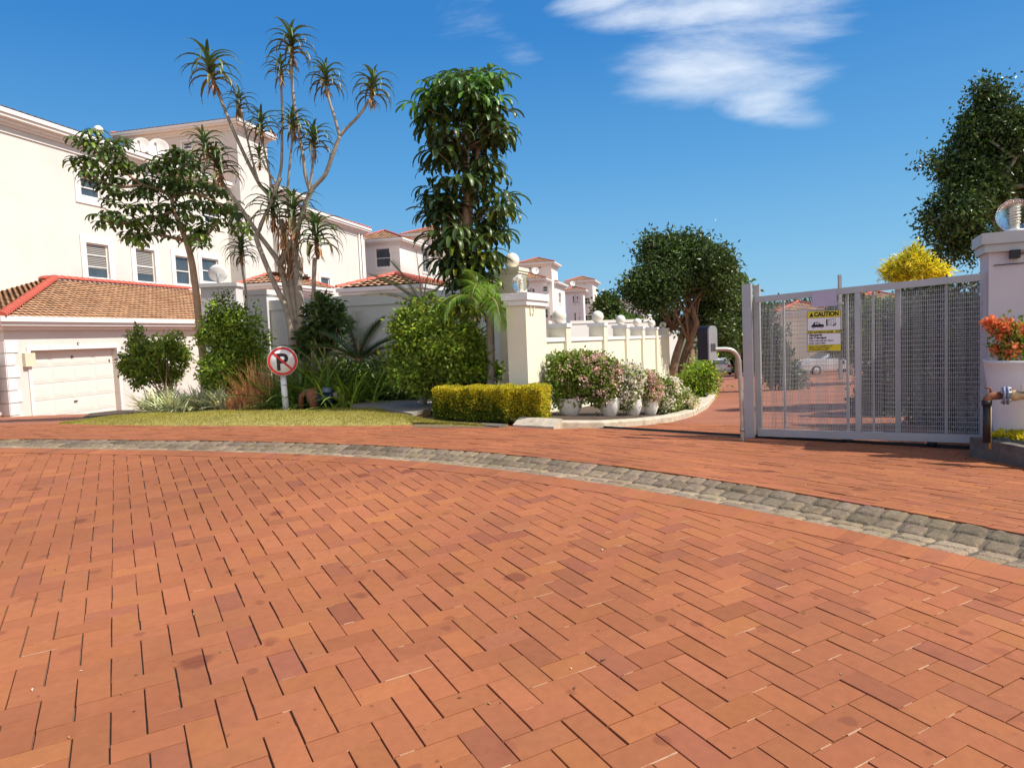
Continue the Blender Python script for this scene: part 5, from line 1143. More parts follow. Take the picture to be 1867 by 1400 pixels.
def cloud(name, blobs, n, L, Wd, m, par, seed, clump=14, cs=.10, shell=.55, droop=.2, tint_s=.22, yellow=0, bright_clumps=0.0):
    """blobs [(c,(rx,ry,rz))]; leaves sit in small clumps spread mainly through the outer half of each blob"""
    rg = np.random.default_rng(seed); vol = np.array([b[1][0]*b[1][1]*b[1][2] for b in blobs])**(2/3); vol = vol/vol.sum()
    k = max(1, n//clump); bi = rg.choice(len(blobs), k, p=vol); d = unit(rg.normal(0, 1, (k, 3))); rad = shell+(1-shell)*rg.random(k)**.7
    rad = np.where(rg.random(k) < .12, rad*rg.uniform(1.0, 1.08, k), rad)
    C_ = np.array([b[0] for b in blobs])[bi]+d*rad[:, None]*np.array([b[1] for b in blobs])[bi]
    P = np.repeat(C_, clump, 0)+rg.normal(0, cs, (k*clump, 3)); dd = np.repeat(d, clump, 0)
    Dr = dd*.8+rg.normal(0, .7, (len(P), 3))-UP*droop+UP*.1
    T = lt(len(P), rg, tint_s)
    ct = np.repeat(np.clip(rg.normal(1, .18, k), .6, 1.5), clump)[:, None]; T = T*ct
    if yellow: y = rg.random(len(P)) < yellow; T[y] *= np.array([2.2, 1.5, .8])
    if bright_clumps: y = np.repeat(rg.random(k) < bright_clumps, clump); T[y] *= np.array([1.5, 1.6, 1.0])
    return leaves(name, P, Dr, L*rg.uniform(.7, 1.25, len(P)), Wd*rg.uniform(.8, 1.2, len(P)), m, par, T.clip(.15, 3), seed+1), C_
def lumps(bl, k, seed, lo=.28, hi=.5):
    rg = np.random.default_rng(seed); out_ = []; vol = np.array([b[1][0]*b[1][2] for b in bl]); vol = vol/vol.sum()
    for i in rg.choice(len(bl), k, p=vol):
        c, r_ = bl[i]; d = unit(rg.normal(0, 1, 3)); f = rg.uniform(lo, hi); out_.append((c+d*np.array(r_)*(1-f*.75)*rg.random()**.3, tuple(np.array(r_)*f)))
    return out_
def pb_(px, py, Y, rpx, rpy=None, ry=None):
    s = Y/FPX; rpy = rpy or rpx; return (at(px, py, Y), (rpx*s, (ry if ry else rpx*s), rpy*s))
def branches(name, base, tips, m, par, r0=.06, seed=0, mid=.35):
    rg = np.random.default_rng(seed); mb = MB(); base = np.asarray(base, float)
    for q in tips:
        a = base+rg.normal(0, .02, 3); v = q-a; m1 = a+v*mid+UP*np.linalg.norm(v)*.08+rg.normal(0, .06, 3)*np.linalg.norm(v)*.5
        mb.tube([a, m1, a+v*.7+rg.normal(0, .03, 3)*np.linalg.norm(v), q], [r0, r0*.7, r0*.4, r0*.12], 6)
    return mb.build(name, MT[m] if isinstance(m, str) else m, par)
def blade_strip(paths, widths, name, m, par, tint, fold=.25):
    """paths (n,k,3) arcs; widths (n,k); V section strips"""
    n, k, _ = paths.shape; T = unit(np.gradient(paths, axis=1)); up = np.broadcast_to(UP, T.shape); S = unit(np.cross(T, up)+1e-6); Nn = np.cross(S, T)
    w_ = widths[..., None]/2
    V_ = np.stack([paths-S*w_+Nn*w_*fold*2, paths, paths+S*w_+Nn*w_*fold*2], 2)   # n,k,3,3
    idx = np.arange(n*k*3).reshape(n, k, 3)
    F = np.stack([idx[:, :-1, :-1], idx[:, 1:, :-1], idx[:, 1:, 1:], idx[:, :-1, 1:]], -1).reshape(-1, 4)
    return npmesh(name, V_.reshape(-1, 3), F, MT[m] if isinstance(m, str) else m, par, tint=np.repeat(tint, k*3, 0), smooth=True)
def arcs(base, az, el0, L, bend, k=7):
    """arching leaves: start elevation el0, total bend (rad)"""
    n = len(az); t = np.linspace(0, 1, k); el = el0[:, None]-bend[:, None]*t[None]**1.2
    ds = (L/(k-1))[:, None]; dx = np.cos(el)*ds; dz = np.sin(el)*ds
    x = np.concatenate([np.zeros((n, 1)), np.cumsum(dx[:, :-1], 1)], 1); z = np.concatenate([np.zeros((n, 1)), np.cumsum(dz[:, :-1], 1)], 1)
    return base[:, None]+np.stack([x*np.cos(az)[:, None], x*np.sin(az)[:, None], z], -1)
# ---------------------------------------------------------------- candelabra aloe
YA = 15.3; SA = YA/FPX
def rosette(par, px, py, rpx, lean=(0, 0), seed=0, Yo=0, dead=True, n=38, name='rosette', YB=None):
    rg = np.random.default_rng(seed); yb = (YB or YA)+Yo; c = at(px, py, yb); R_ = rpx*yb/FPX*1.14
    az = np.arange(n)*2.39996+rg.normal(0, .12, n); f = np.linspace(0, 1, n)    # 0 = lowest leaf
    el = .25+.70*f+.5*(f > .88)+rg.normal(0, .09, n); L = R_*(1.32-.15*f)*np.where(f > .88, .6, 1)*rg.uniform(.88, 1.1, n); bend = 2.75-.75*f+rg.normal(0, .12, n)
    base = c+UP*((f-.40)*R_*.80)[:, None]+np.stack([np.cos(az), np.sin(az), 0*az], 1)*.02
    base = base+np.array([lean[0], 0, 0])*f[:, None]*R_*.3
    P = arcs(base, az, el, L, bend, 8); t = np.linspace(0, 1, 8); w_ = (R_*.14)*(1-t**1.6*.97)[None]*rg.uniform(.85, 1.15, n)[:, None]
    T = lt(n, rg, .16, .06); old = f < .22; T[old] *= np.array([1.6, 1.05, .75]); new = f > .6; T[new] *= np.array([1.1, 1.25, .9])
    o = blade_strip(P, w_, name, 'aloe', par, T)
    if dead:
        m_ = 14; az = rg.uniform(0, 6.28, m_); b0 = c-UP*(.30+.25*rg.random(m_))[:, None]*R_; P = arcs(b0, az, rg.normal(-.7, .25, m_), R_*rg.uniform(.3, .6, m_), rg.uniform(.5, 1.0, m_), 5)
        blade_strip(P, np.full((m_, 5), R_*.07)*np.array([1, 1, .8, .5, .1]), 'dead_leaves', 'dead', o, lt(m_, rg, .2))
        mb = MB(); mb.tube([c-UP*R_*.75, c-UP*R_*.35, c+UP*R_*.1], [R_*.05, R_*.065, R_*.05], 8); mb.build('fibre_collar', MT['fibre'], o)
    return o
def pxtube(mb, pts, r, Y=YA, n=8, dy=None, sm=4):
    P = [at(a, b, Y+(dy[i] if dy else 0)) for i, (a, b) in enumerate(pts)]
    Q = []; R_ = []
    for i in range(len(P)-1):
        p0, p1, p2, p3 = P[max(i-1, 0)], P[i], P[i+1], P[min(i+2, len(P)-1)]
        for s in np.linspace(0, 1, sm+1)[:-1]:
            Q.append(.5*((2*p1)+(p2-p0)*s+(2*p0-5*p1+4*p2-p3)*s*s+(3*p1-p0-3*p2+p3)*s**3)); R_.append(r[i]+(r[i+1]-r[i])*s)
    Q.append(P[-1]); R_.append(r[-1]); mb.tube(Q, R_, n)
rb0 = at(540, 705, YA); t = thing('candelabra_aloe', 'tall branching tree aloe with many spiky rosettes behind the no parking sign', 'tree', (rb0[0], rb0[1], gz(rb0[0], YA)))
lines = [
 ([(538, 712), (534, 640), (528, 590), (521, 560), (495, 506), (468, 437), (473, 419), (481, 398), (498, 362), (512, 325), (508, 334)], [.11, .10, .09, .08, .07, .065, .055, .05, .045, .035, .03]),
 ([(544, 712), (538, 640), (530, 570), (520, 520), (511, 484), (490, 452), (469, 424), (438, 378), (411, 341), (400, 318)], [.12, .11, .095, .085, .08, .065, .06, .05, .042, .035]),
 ([(511, 484), (526, 452), (545, 410), (566, 351), (592, 320), (603, 292), (612, 268), (619, 249)], [.08, .07, .065, .06, .055, .055, .05, .045]),
 ([(619, 249), (610, 215), (600, 183), (595, 158)], [.045, .036, .034, .034]), ([(619, 249), (634, 232), (650, 216), (664, 198), (672, 182)], [.045, .042, .04, .036, .034]),
 ([(566, 351), (557, 322), (553, 289), (546, 250), (541, 218), (535, 180), (532, 143), (530, 108)], [.05, .045, .045, .042, .04, .04, .04, .04]),
 ([(498, 362), (506, 334), (513, 301), (514, 242), (514, 190), (512, 150)], [.045, .04, .038, .034, .032, .03]),
 ([(468, 437), (485, 390), (491, 360), (473, 336), (452, 296), (431, 251), (414, 211), (402, 180), (393, 157)], [.02, .02, .05, .05, .047, .045, .042, .04, .04]),
 ([(504, 334), (492, 318), (483, 303), (478, 290)], [.03, .028, .026, .026]), ([(473, 336), (462, 300), (450, 250), (444, 222), (440, 200)], [.03, .028, .026, .024, .024]),
 ([(498, 362), (490, 310), (482, 275), (477, 245)], [.03, .028, .026, .026]), ([(530, 420), (524, 360), (527, 313), (532, 262), (533, 240)], [.04, .035, .032, .03, .03]),
 ([(560, 370), (566, 336), (571, 289), (572, 272)], [.04, .036, .034, .034]), ([(545, 420), (552, 380), (566, 351)], [.05, .05, .05])]
tm = MB()
for i, (pp_, rr_) in enumerate(lines): pxtube(tm, pp_, [q*.80 for q in rr_], YA, 9, dy=[.12*math.sin(i*2.1)*min(1, k/5) for k in range(len(pp_))])
trk = tm.build('trunk', MT['barkg'], t)
tm = MB()
for i, (pp_, rr_) in enumerate([([(548, 712), (552, 640), (548, 560), (540, 490), (536, 430), (530, 395)], [.10, .095, .085, .08, .07, .05]), ([(534, 712), (541, 650), (540, 590), (533, 520), (528, 470), (512, 400)], [.10, .10, .09, .08, .075, .06]), ([(556, 712), (560, 650), (552, 600), (545, 540), (548, 470)], [.09, .09, .08, .07, .06])]): pxtube(tm, pp_, rr_, YA+.1*i, 10)
tm.build('stem', MT['barkg'], t)
ROS = [(388, 130, 47), (437, 190, 28), (531, 84, 42), (512, 130, 29), (594, 145, 36), (677, 162, 39), (477, 230, 33), (534, 228, 33), (473, 288, 26), (572, 258, 37), (378, 268, 36), (401, 303, 42), (497, 382, 46), (536, 388, 44)]
for i, (a, b, r_) in enumerate(ROS): rosette(t, a, b, r_, ((-.5 if a < 420 else .4 if a > 640 else 0), 0), 100+i, .12*math.sin(i*1.7), n=34 if r_ > 30 else 26)
# fibrous skirt under the central rosettes
rg = np.random.default_rng(5); m_ = 150; bpx = rg.uniform(508, 546, m_); bpy_ = rg.uniform(400, 490, m_); base = np.array([at(a, b, YA+rg.normal(0, .06)) for a, b in zip(bpx, bpy_)])
P = arcs(base, rg.uniform(0, 6.28, m_), rg.normal(-1.1, .2, m_), rg.uniform(.2, .5, m_), rg.uniform(.1, .4, m_), 4); blade_strip(P, np.full((m_, 4), .035)*np.array([1, 1, .8, .2]), 'dead_leaf_skirt', 'dead', t, lt(m_, rg, .3))
def solo_aloe(label, px, py, r, path, rr_, seed, Y):
    b = at(path[-1][0], path[-1][1], Y); t = thing('tree_aloe', label, 'tree', (b[0], b[1], gz(b[0], b[1]))); mb = MB(); pxtube(mb, path, rr_, Y, 8); mb.build('trunk', MT['barkg'], t); rosette(t, px, py, r, seed=seed, n=42, YB=Y)
solo_aloe('single headed tree aloe on a thin pale trunk right of the branching aloe', 577, 432, 47, [(574, 470), (572, 520), (573, 580), (574, 690)], [.05, .045, .05, .06], 301, 14.9)
solo_aloe('small single aloe on a very thin stem left of the branching aloe', 440, 458, 31, [(440, 470), (443, 500), (449, 545), (452, 690)], [.022, .025, .03, .035], 302, 15.9)
# ---------------------------------------------------------------- whorled trees (umbrella tree and the small one)
def whorls(name, C_, sizes, par, m, seed, nl=(8, 11), drop=(.5, 1.5), wd=.24, tints=None, up=None):
    rg = np.random.default_rng(seed); B, AZ_, EL, LL, BD, TT = [], [], [], [], [], []
    for i, (c, s) in enumerate(zip(C_, sizes)):
        k = rg.integers(*nl); az = np.arange(k)*2*math.pi/k+rg.uniform(0, 6.28); B.append(np.repeat(c[None], k, 0)); AZ_.append(az)
        e = rg.uniform(-.1, .5); EL.append(np.full(k, e)+rg.normal(0, .15, k)); LL.append(s*rg.uniform(.8, 1.15, k)); BD.append(rg.uniform(*drop, k))
        tb = tints[i] if tints is not None else np.ones(3); TT.append(lt(k, rg, .14, .06)*tb*rg.uniform(.75, 1.25))
    B, AZ_, EL, LL, BD, TT = [np.concatenate(q) for q in (B, AZ_, EL, LL, BD, TT)]
    P = arcs(B, AZ_, EL, LL, BD, 9); t = np.linspace(0, 1, 9); prof = np.where(t < .2, .07, np.sqrt(np.clip(1-(np.abs(t-.62)/.43)**2.2, .02, 1)))
    return blade_strip(P, (LL*wd)[:, None]*prof[None]*1.0, name, m, par, TT.clip(.2, 3), fold=.18)
def colmask(y, prof):
    ys = [p[0] for p in prof]; return np.interp(y, ys, [p[1] for p in prof]), np.interp(y, ys, [p[2] for p in prof])
YU = 13.4; rg = np.random.default_rng(21)
prof = [(120, 790, 915), (150, 762, 922), (200, 752, 932), (250, 758, 930), (300, 765, 930), (340, 762, 944), (385, 760, 948), (430, 778, 925), (470, 805, 905), (500, 812, 895), (545, 822, 878)]
b0 = at(850, 700, YU); t = thing('umbrella_tree', 'tall narrow umbrella tree with glossy drooping fingered leaves beside the gate pier', 'tree', (b0[0], b0[1], gz(b0[0], YU)))
C_, S_, TT = [], [], []
yy = list(np.clip(rg.choice(np.linspace(135, 500, 15), 185)+rg.normal(0, 9, 185), 126, 505))+[125, 132, 140, 150, 148, 160]+list(rg.uniform(455, 560, 26))
for y in yy:
    l, r_ = colmask(y, prof); cx = (l+r_)/2; u = rg.uniform(-1, 1); u = np.sign(u)*abs(u)**.6; x = cx+u*(r_-l)/2*rg.uniform(.52, .94)+2
    dpt = rg.uniform(-1, 1)*math.sqrt(max(0, 1-u*u*.7))*.95
    x = min(x, 885) if y > 425 else x; C_.append(at(x, y+8, YU+dpt)); S_.append(rg.uniform(.32, .56)); 
    tn = np.array([1., 1., 1.]); 
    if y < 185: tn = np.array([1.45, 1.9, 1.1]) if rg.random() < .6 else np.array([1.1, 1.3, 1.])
    elif y > 450 and rg.random() < .45: tn = np.array([3.6, 2.3, .8])
    elif rg.random() < .05: tn = np.array([2.8, 2.0, .8])
    TT.append(tn*.8)
for x, y in ((888, 138), (818, 156), (780, 165), (905, 180), (850, 150), (760, 190)): C_.append(at(x, y, YU-.3)); S_.append(.44); TT.append(np.array([1.5, 2.1, 1.0]))
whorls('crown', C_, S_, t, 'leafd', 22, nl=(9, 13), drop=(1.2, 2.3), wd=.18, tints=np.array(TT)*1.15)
mb = MB(); pxtube(mb, [(850, 740), (852, 640), (846, 560), (848, 480), (850, 380), (852, 250), (858, 160)], [.10, .09, .085, .08, .07, .05, .03], YU, 10)
pxtube(mb, [(880, 740), (872, 640), (862, 560), (856, 480), (860, 360), (880, 220), (888, 140)], [.06, .055, .05, .05, .045, .035, .02], YU+.15, 8)
mb.build('trunk', MT['barks'], t)
mb = MB()
for i in range(0, len(C_), 2):
    c = C_[i]; a = at(850, 0, YU)*0+np.array([at(850, 400, YU)[0], YU, c[2]-.25]); mb.tube([a, (a+c)/2-UP*.03, c], [.02, .012, .008], 5)
mb.build('branch', MT['barks'], t)
# small tree left
YS = 16.2; b0 = at(373, 716, YS); t = thing('small_tree', 'slender leaning tree with a spreading dark crown before the long white building', 'tree', (b0[0], b0[1], gz(b0[0], YS)+.1))
cl = [(150, 268, 22), (182, 262, 26), (215, 278, 26), (150, 300, 18), (190, 305, 28), (225, 318, 30), (262, 338, 30), (196, 338, 24), (215, 365, 24), (250, 372, 28), (292, 352, 30), (330, 300, 26), (318, 285, 20), (352, 312, 22), (330, 335, 28), (365, 345, 20), (188, 402, 18), (215, 410, 24), (245, 425, 28), (275, 405, 30), (300, 385, 30), (262, 440, 20), (310, 420, 24), (345, 395, 24), (385, 365, 26), (400, 395, 26), (425, 410, 22), (345, 430, 22), (375, 420, 18), (410, 380, 22), (450, 425, 16), (335, 365, 26), (170, 325, 16), (285, 320, 22), (362, 445, 18), (295, 305, 16)]
rg = np.random.default_rng(31); C_, S_, TT = [], [], []
for x, y, r_ in cl:
    for k in range(int(r_/3.2)+2):
        a = rg.uniform(0, 6.28); q = r_*math.sqrt(rg.random()); C_.append(at(x+q*math.cos(a), y-5+q*math.sin(a)*.9, YS+rg.normal(0, .35))); S_.append(rg.uniform(.20, .34))
        TT.append(np.array([2.0, 2.1, .9]) if (x > 340 and y > 415 and rg.random() < .6) else np.array([1, 1, 1.]) if rg.random() < .85 else np.array([1.7, 1.5, .8]))
whorls('crown', C_, S_, t, 'leafd', 32, nl=(6, 9), drop=(1.0, 2.0), wd=.27, tints=np.array(TT)*1.5)
mb = MB(); pxtube(mb, [(374, 722), (371, 660), (362, 580), (356, 520), (348, 470), (336, 430), (318, 385), (313, 360)], [.10, .085, .08, .075, .07, .06, .045, .04], YS, 10)
mb.build('trunk', MT['barks'], t)
mb = MB()
for pth in ([(313, 360), (290, 345), (262, 338), (220, 310), (170, 285)], [(313, 360), (350, 352), (390, 368), (430, 395), (462, 430)], [(318, 385), (290, 395), (250, 410), (210, 405)], [(340, 440), (300, 430), (262, 425)], [(313, 360), (322, 325), (330, 300)], [(262, 338), (210, 340), (165, 320)], [(340, 440), (375, 430), (400, 400)]): pxtube(mb, pth, [.045, .035, .028, .02, .012][:len(pth)], YS, 7)
mb.build('branch', MT['barks'], t)
# ---------------------------------------------------------------- leafy trees
def tree(label, Y, blobs, trunks, n, L, Wd, m, bark, seed, name='leafy_tree', base=None, cs=.2, shell=.45, clump=14, extra_br=30, yellow=0, bright=.1, tints=.25, sprigs=0, sub=0, shr=1.0, cen=(0, 0)):
    bx_ = at(*base, Y); t = thing(name, label, 'tree', (bx_[0], bx_[1], gz(bx_[0], Y))); bl = [pb_(cen[0]+(x-cen[0])*shr, cen[1]+(y-cen[1])*shr, Y+dy, r*shr, rz*shr) for x, y, r, rz, dy in blobs]
    if sub: bl = lumps(bl, sub, seed+3)
    o, C_ = cloud('crown', bl, n, L, Wd, m, t, seed, clump, cs, shell, .1, tints, yellow, bright)
    mb = MB()
    for pth, rad in trunks: pxtube(mb, pth, rad, Y, 8, dy=[.3*math.sin(i*1.3+len(pth)) for i in range(len(pth))] if len(pth) > 3 else None)
    if trunks: mb.build('trunk', MT[bark], t)
    if sprigs:
        rg = np.random.default_rng(seed+77); B, Dd = [], []
        for k in range(sprigs):
            c, r_ = bl[rg.integers(len(bl))]; d = unit(rg.normal(0, 1, 3)+np.array([0, -.3, .35])); a = c+d*np.array(r_)*.8; Ls = np.linalg.norm(r_)*rg.uniform(.25, .55)
            for f in np.linspace(0, 1, 34): B.append(a+d*Ls*f+rg.normal(0, .04, 3)-UP*.1*f*f*Ls); Dd.append(d+rg.normal(0, .8, 3))
            sm_ = MB() if k == 0 else sm_; sm_.tube([c+d*np.array(r_)*.4, a, a+d*Ls*.95-UP*.09*Ls], [.012, .008, .004], 4)
        sm_.build('shoot_stems', MT[bark], t)
        leaves('shoots', np.array(B), np.array(Dd), L*.9, Wd*.9, m, t, lt(len(B), rg, tints), seed+78)
    if extra_br:
        rg = np.random.default_rng(seed+5); hub = [at(*trunks[i % len(trunks)][0][-1], Y) for i in range(extra_br)] if trunks else [bl[0][0]]*extra_br
        mb = MB()
        for h in hub:
            q = C_[rg.integers(len(C_))]; v = q-h; mb.tube([h, h+v*.4+rg.normal(0, .1, 3), h+v*.75+rg.normal(0, .1, 3), q], [.06, .04, .025, .01], 5)
        mb.build('branch', MT[bark], t)
    return t
tree('large dark tree with twisted orange-brown trunks at the end of the cream wall', 25, [(1235, 470, 72, 46, 0), (1195, 520, 55, 40, -1), (1165, 525, 30, 26, 0), (1280, 490, 56, 50, 0), (1312, 530, 30, 42, 1), (1215, 450, 40, 30, 1), (1250, 445, 42, 26, 0), (1305, 480, 38, 32, -1), (1295, 590, 40, 40, 1), (1222, 590, 24, 34, 2.5), (1330, 610, 22, 40, 2), (1150, 520, 26, 20, -1), (1180, 440, 26, 20, 0)],
     [([(1224, 715), (1230, 660), (1243, 615), (1255, 575)], [.17, .14, .11, .08]), ([(1236, 720), (1245, 660), (1262, 610), (1270, 590), (1258, 568), (1225, 555), (1190, 532)], [.15, .13, .12, .10, .085, .06, .04]), ([(1250, 725), (1258, 670), (1262, 640), (1256, 625)], [.16, .13, .10, .07]), ([(1270, 590), (1262, 560), (1250, 530), (1238, 510)], [.08, .07, .05, .03]), ([(1258, 568), (1236, 560), (1230, 580), (1226, 600)], [.08, .06, .05, .04])], 70000, .15, .075, 'leafd', 'barko', 41, base=(1240, 718), cs=.22, shell=.30, clump=22, extra_br=46, bright=.2, sprigs=46, sub=100, shr=.91, cen=(1232, 560))
tree('dark evergreen tree towering above the gate at the right edge', 13, [(1800, 190, 32, 40, 0), (1770, 250, 42, 40, 0), (1830, 250, 52, 50, 0), (1745, 300, 40, 40, .3), (1790, 330, 70, 55, 0), (1715, 365, 36, 34, 0), (1740, 390, 50, 42, -.3), (1770, 440, 45, 40, 0), (1850, 330, 60, 70, .4), (1880, 240, 45, 55, 0), (1885, 420, 60, 60, .6), (1700, 395, 28, 18, 0), (1730, 435, 30, 22, 0), (1800, 165, 18, 25, 0), (1690, 290, 22, 16, 0), (1900, 170, 25, 30, 0), (1790, 480, 25, 20, 0)],
     [([(1850, 780), (1845, 600), (1830, 450), (1815, 350)], [.18, .16, .13, .08])], 54000, .085, .045, 'leafd', 'barkg', 51, base=(1850, 700), cs=.12, shell=.2, clump=14, extra_br=60, bright=.12, sprigs=40, sub=130)
tree('bright golden-yellow feathery tree showing above the gate top', 24, [(1665, 488, 42, 24, 0), (1640, 492, 26, 16, 0), (1700, 496, 26, 14, 0), (1672, 468, 14, 16, 0)], [([(1668, 690), (1668, 560), (1667, 500)], [.1, .09, .06])], 5200, .26, .04, 'leafy', 'barks', 61, base=(1668, 690), cs=.11, shell=.1, extra_br=14, bright=.3)
# distant trees
far = [('round dark green tree behind the wall between the white houses', 90, [(1108, 568, 20, 28, 0), (1120, 590, 26, 14, 0)]), ('low green trees before the pale arched house', 70, [(1150, 600, 26, 12, 0), (1125, 602, 20, 12, 0)]),
       ('pale olive green tree right of the big dark tree', 40, [(1345, 545, 26, 42, 0), (1365, 590, 30, 40, 0), (1330, 610, 26, 30, 0)]), ('dense dark trees beside the hatchback at the end of the drive', 68, [(1345, 650, 30, 34, 0), (1300, 636, 24, 22, 0), (1375, 640, 34, 40, 0)]),
       ('dark hedge-like tree behind the gate left panel', 58, [(1430, 610, 50, 50, 0), (1400, 640, 30, 40, 0)]), ('green tree seen through the gate right of the caution sign', 26, [(1590, 600, 38, 40, 0), (1610, 575, 30, 26, 0), (1560, 630, 26, 26, 0)]),
       ('tree with reddish flowers behind the gate post', 38, [(1550, 565, 26, 26, 0), (1530, 600, 24, 40, 0)]), ('wide green tree mass far behind the gate', 95, [(1470, 575, 70, 26, 0), (1400, 582, 40, 24, 0), (1560, 572, 60, 26, 0), (1660, 570, 60, 28, 0)])]
far[5][2][0] = (1590, 590, 30, 30, 0)
for i, (lab, Y, bl) in enumerate(far):
    tree(lab, Y, bl, [([(bl[0][0], 690), (bl[0][0]+2, bl[0][1]+10)], [.2, .1])], 8000, .0062*Y+.02, .0036*Y, 'leafd' if i not in (2, 1, 5) else 'leaf', 'barkg', 70+i, base=(bl[0][0], 690), cs=.005*Y, shell=.3, extra_br=6, bright=.2, name='background_tree')
# ---------------------------------------------------------------- shrubs
def shrub(label, Y, blobs, n, L, Wd, m, seed, base, name='shrub', cs=.07, shell=.5, stems=14, bark='barks', **k):
    bx_ = at(*base, Y); t = thing(name, label, k.pop('cat', 'shrub'), (bx_[0], bx_[1], gz(bx_[0], Y)+.03), k.pop('group', None)); bl = [pb_(x, y, Y+dy, r, rz, k.get('ry')) for x, y, r, rz, dy in blobs]; k.pop('ry', None); sb_ = k.pop('sub', 0)
    bl0 = bl; bl = lumps(bl, sb_, seed+3, .3, .6) if sb_ else bl
    o, C_ = cloud('foliage', bl, n, L, Wd, m, t, seed, cs=cs, shell=shell, **k)
    rg = np.random.default_rng(seed+9); b = np.array([bx_[0], bx_[1], gz(bx_[0], Y)])
    if stems: branches('stems', b, [C_[rg.integers(len(C_))] for _ in range(stems)], bark, t, .022, seed)
    return t, bl0
shrub('round open shrub with reddish green leaves before the garage door side', 16.8, [(290, 640, 48, 34, 0), (265, 665, 40, 36, 0), (320, 650, 36, 38, 0), (340, 640, 20, 30, 0), (252, 620, 22, 22, 0), (330, 615, 26, 16, 0), (300, 690, 36, 26, 0), (245, 690, 20, 20, 0)], 7500, .10, .055, 'leafb', 81, (305, 742), shell=.3, stems=24, yellow=.08, tint_s=.3, sub=34)
shrub('tall bright green leafy shrub between the slender tree and the aloes', 15.6, [(400, 560, 26, 40, 0), (385, 530, 14, 22, 0), (430, 600, 44, 50, 0), (390, 610, 34, 50, 0), (455, 555, 26, 22, 0), (420, 660, 60, 50, 0), (450, 690, 50, 40, 0), (380, 680, 24, 40, 0), (465, 630, 28, 40, 0)], 15000, .085, .05, 'leafb', 82, (420, 744), shell=.35, bright_clumps=.2, sub=60)
shrub('very large rounded bright green shrub between the grey wall and the hedge', 12.4, [(790, 590, 62, 50, 0), (750, 620, 46, 60, 0), (820, 640, 60, 60, -.2), (770, 570, 50, 34, .2), (860, 640, 50, 60, .2), (770, 680, 66, 45, 0), (840, 690, 66, 40, 0), (735, 670, 40, 50, .2), (880, 690, 40, 36, .3)], 22000, .085, .05, 'leafb', 83, (800, 752), shell=.5, bright_clumps=.25, cs=.06, stems=24, yellow=.05, sub=90)
shrub('dark leafed broad shrub low behind the thin aloe trunk', 15.0, [(590, 560, 26, 22, 0), (600, 590, 34, 24, 0), (575, 620, 30, 26, 0)], 1800, .16, .08, 'leafd', 84, (590, 690), shell=.2)
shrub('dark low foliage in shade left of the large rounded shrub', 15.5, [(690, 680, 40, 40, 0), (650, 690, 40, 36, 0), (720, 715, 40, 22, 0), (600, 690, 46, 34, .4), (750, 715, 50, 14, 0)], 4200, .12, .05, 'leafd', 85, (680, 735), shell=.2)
# clipped golden hedge
hl = at(790, 767, 11.05); hr = at(991, 772, 10.45); hl[2] = gz(hl[0], hl[1]); hr[2] = gz(hr[0], hr[1]); hd_ = (hr-hl)*np.array([1, 1, 0]); HLn = np.linalg.norm(hd_); hd_ /= HLn; hn = np.array([-hd_[1], hd_[0], 0])
ht = raised(893, 706, 0)[2]*0+(onplane(893, 705, hl+hn*.35, hn)[2])
t = thing('hedge', 'clipped golden-yellow hedge box in front of the gate pier', 'hedge', (hl+hr)/2)
rg = np.random.default_rng(91); n = 26000; dp = .5
zg_ = lambda q: G(q[:, 0], q[:, 1])+.04
u = rg.uniform(0, 1, n); f = rg.random(n); a = np.zeros(n); b = np.zeros(n)
face = rg.choice(3, n, p=[.42, .46, .12])   # top, front, ends
dpt = rg.exponential(.035, n)
vv = rg.random(n); tt_ = rg.random(n)
off = np.where(face == 0, vv*dp, np.where(face == 1, dpt, vv*dp)); hf = np.where(face == 0, 1-dpt/.5, tt_); u = np.where(face == 2, np.where(rg.random(n) < .5, dpt/HLn, 1-dpt/HLn), u)
off = off+np.where(hf > .93, (hf-.93)*.4, 0)+.03*np.sin(u*17)+.02*np.sin(u*41+2)
XY = hl[None, :2]+hd_[None, :2]*(u*HLn)[:, None]+hn[None, :2]*off[:, None]; g0_ = G(XY[:, 0], XY[:, 1])+.05
Zt = ht+.015*np.sin(u*23)+.01*np.sin(u*61); Z_ = g0_+(Zt-g0_)*hf
nn = np.where((face == 0)[:, None], UP, np.where((face == 1)[:, None], -hn, hd_*np.where(u < .5, -1, 1)[:, None]))
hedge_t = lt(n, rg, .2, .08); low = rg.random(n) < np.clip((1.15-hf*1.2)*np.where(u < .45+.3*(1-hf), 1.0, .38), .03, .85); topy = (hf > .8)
hedge_t[low] *= np.array([.16, .32, .8])  # darker leaves low and left: green foliage plus painted shade
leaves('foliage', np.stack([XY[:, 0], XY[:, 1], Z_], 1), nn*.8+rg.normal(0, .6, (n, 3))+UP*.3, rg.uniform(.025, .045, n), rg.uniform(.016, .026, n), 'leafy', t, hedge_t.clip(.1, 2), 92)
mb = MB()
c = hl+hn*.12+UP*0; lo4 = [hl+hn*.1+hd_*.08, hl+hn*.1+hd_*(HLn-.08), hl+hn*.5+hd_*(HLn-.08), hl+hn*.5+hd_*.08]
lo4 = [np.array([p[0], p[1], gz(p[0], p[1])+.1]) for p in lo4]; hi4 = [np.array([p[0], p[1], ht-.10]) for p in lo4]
mb.add(lo4+hi4, [(0, 3, 2, 1), (4, 5, 6, 7), (0, 1, 5, 4), (1, 2, 6, 5), (2, 3, 7, 6), (3, 0, 4, 7)]); mb.build('inner_twigs', MT['soil'], t)
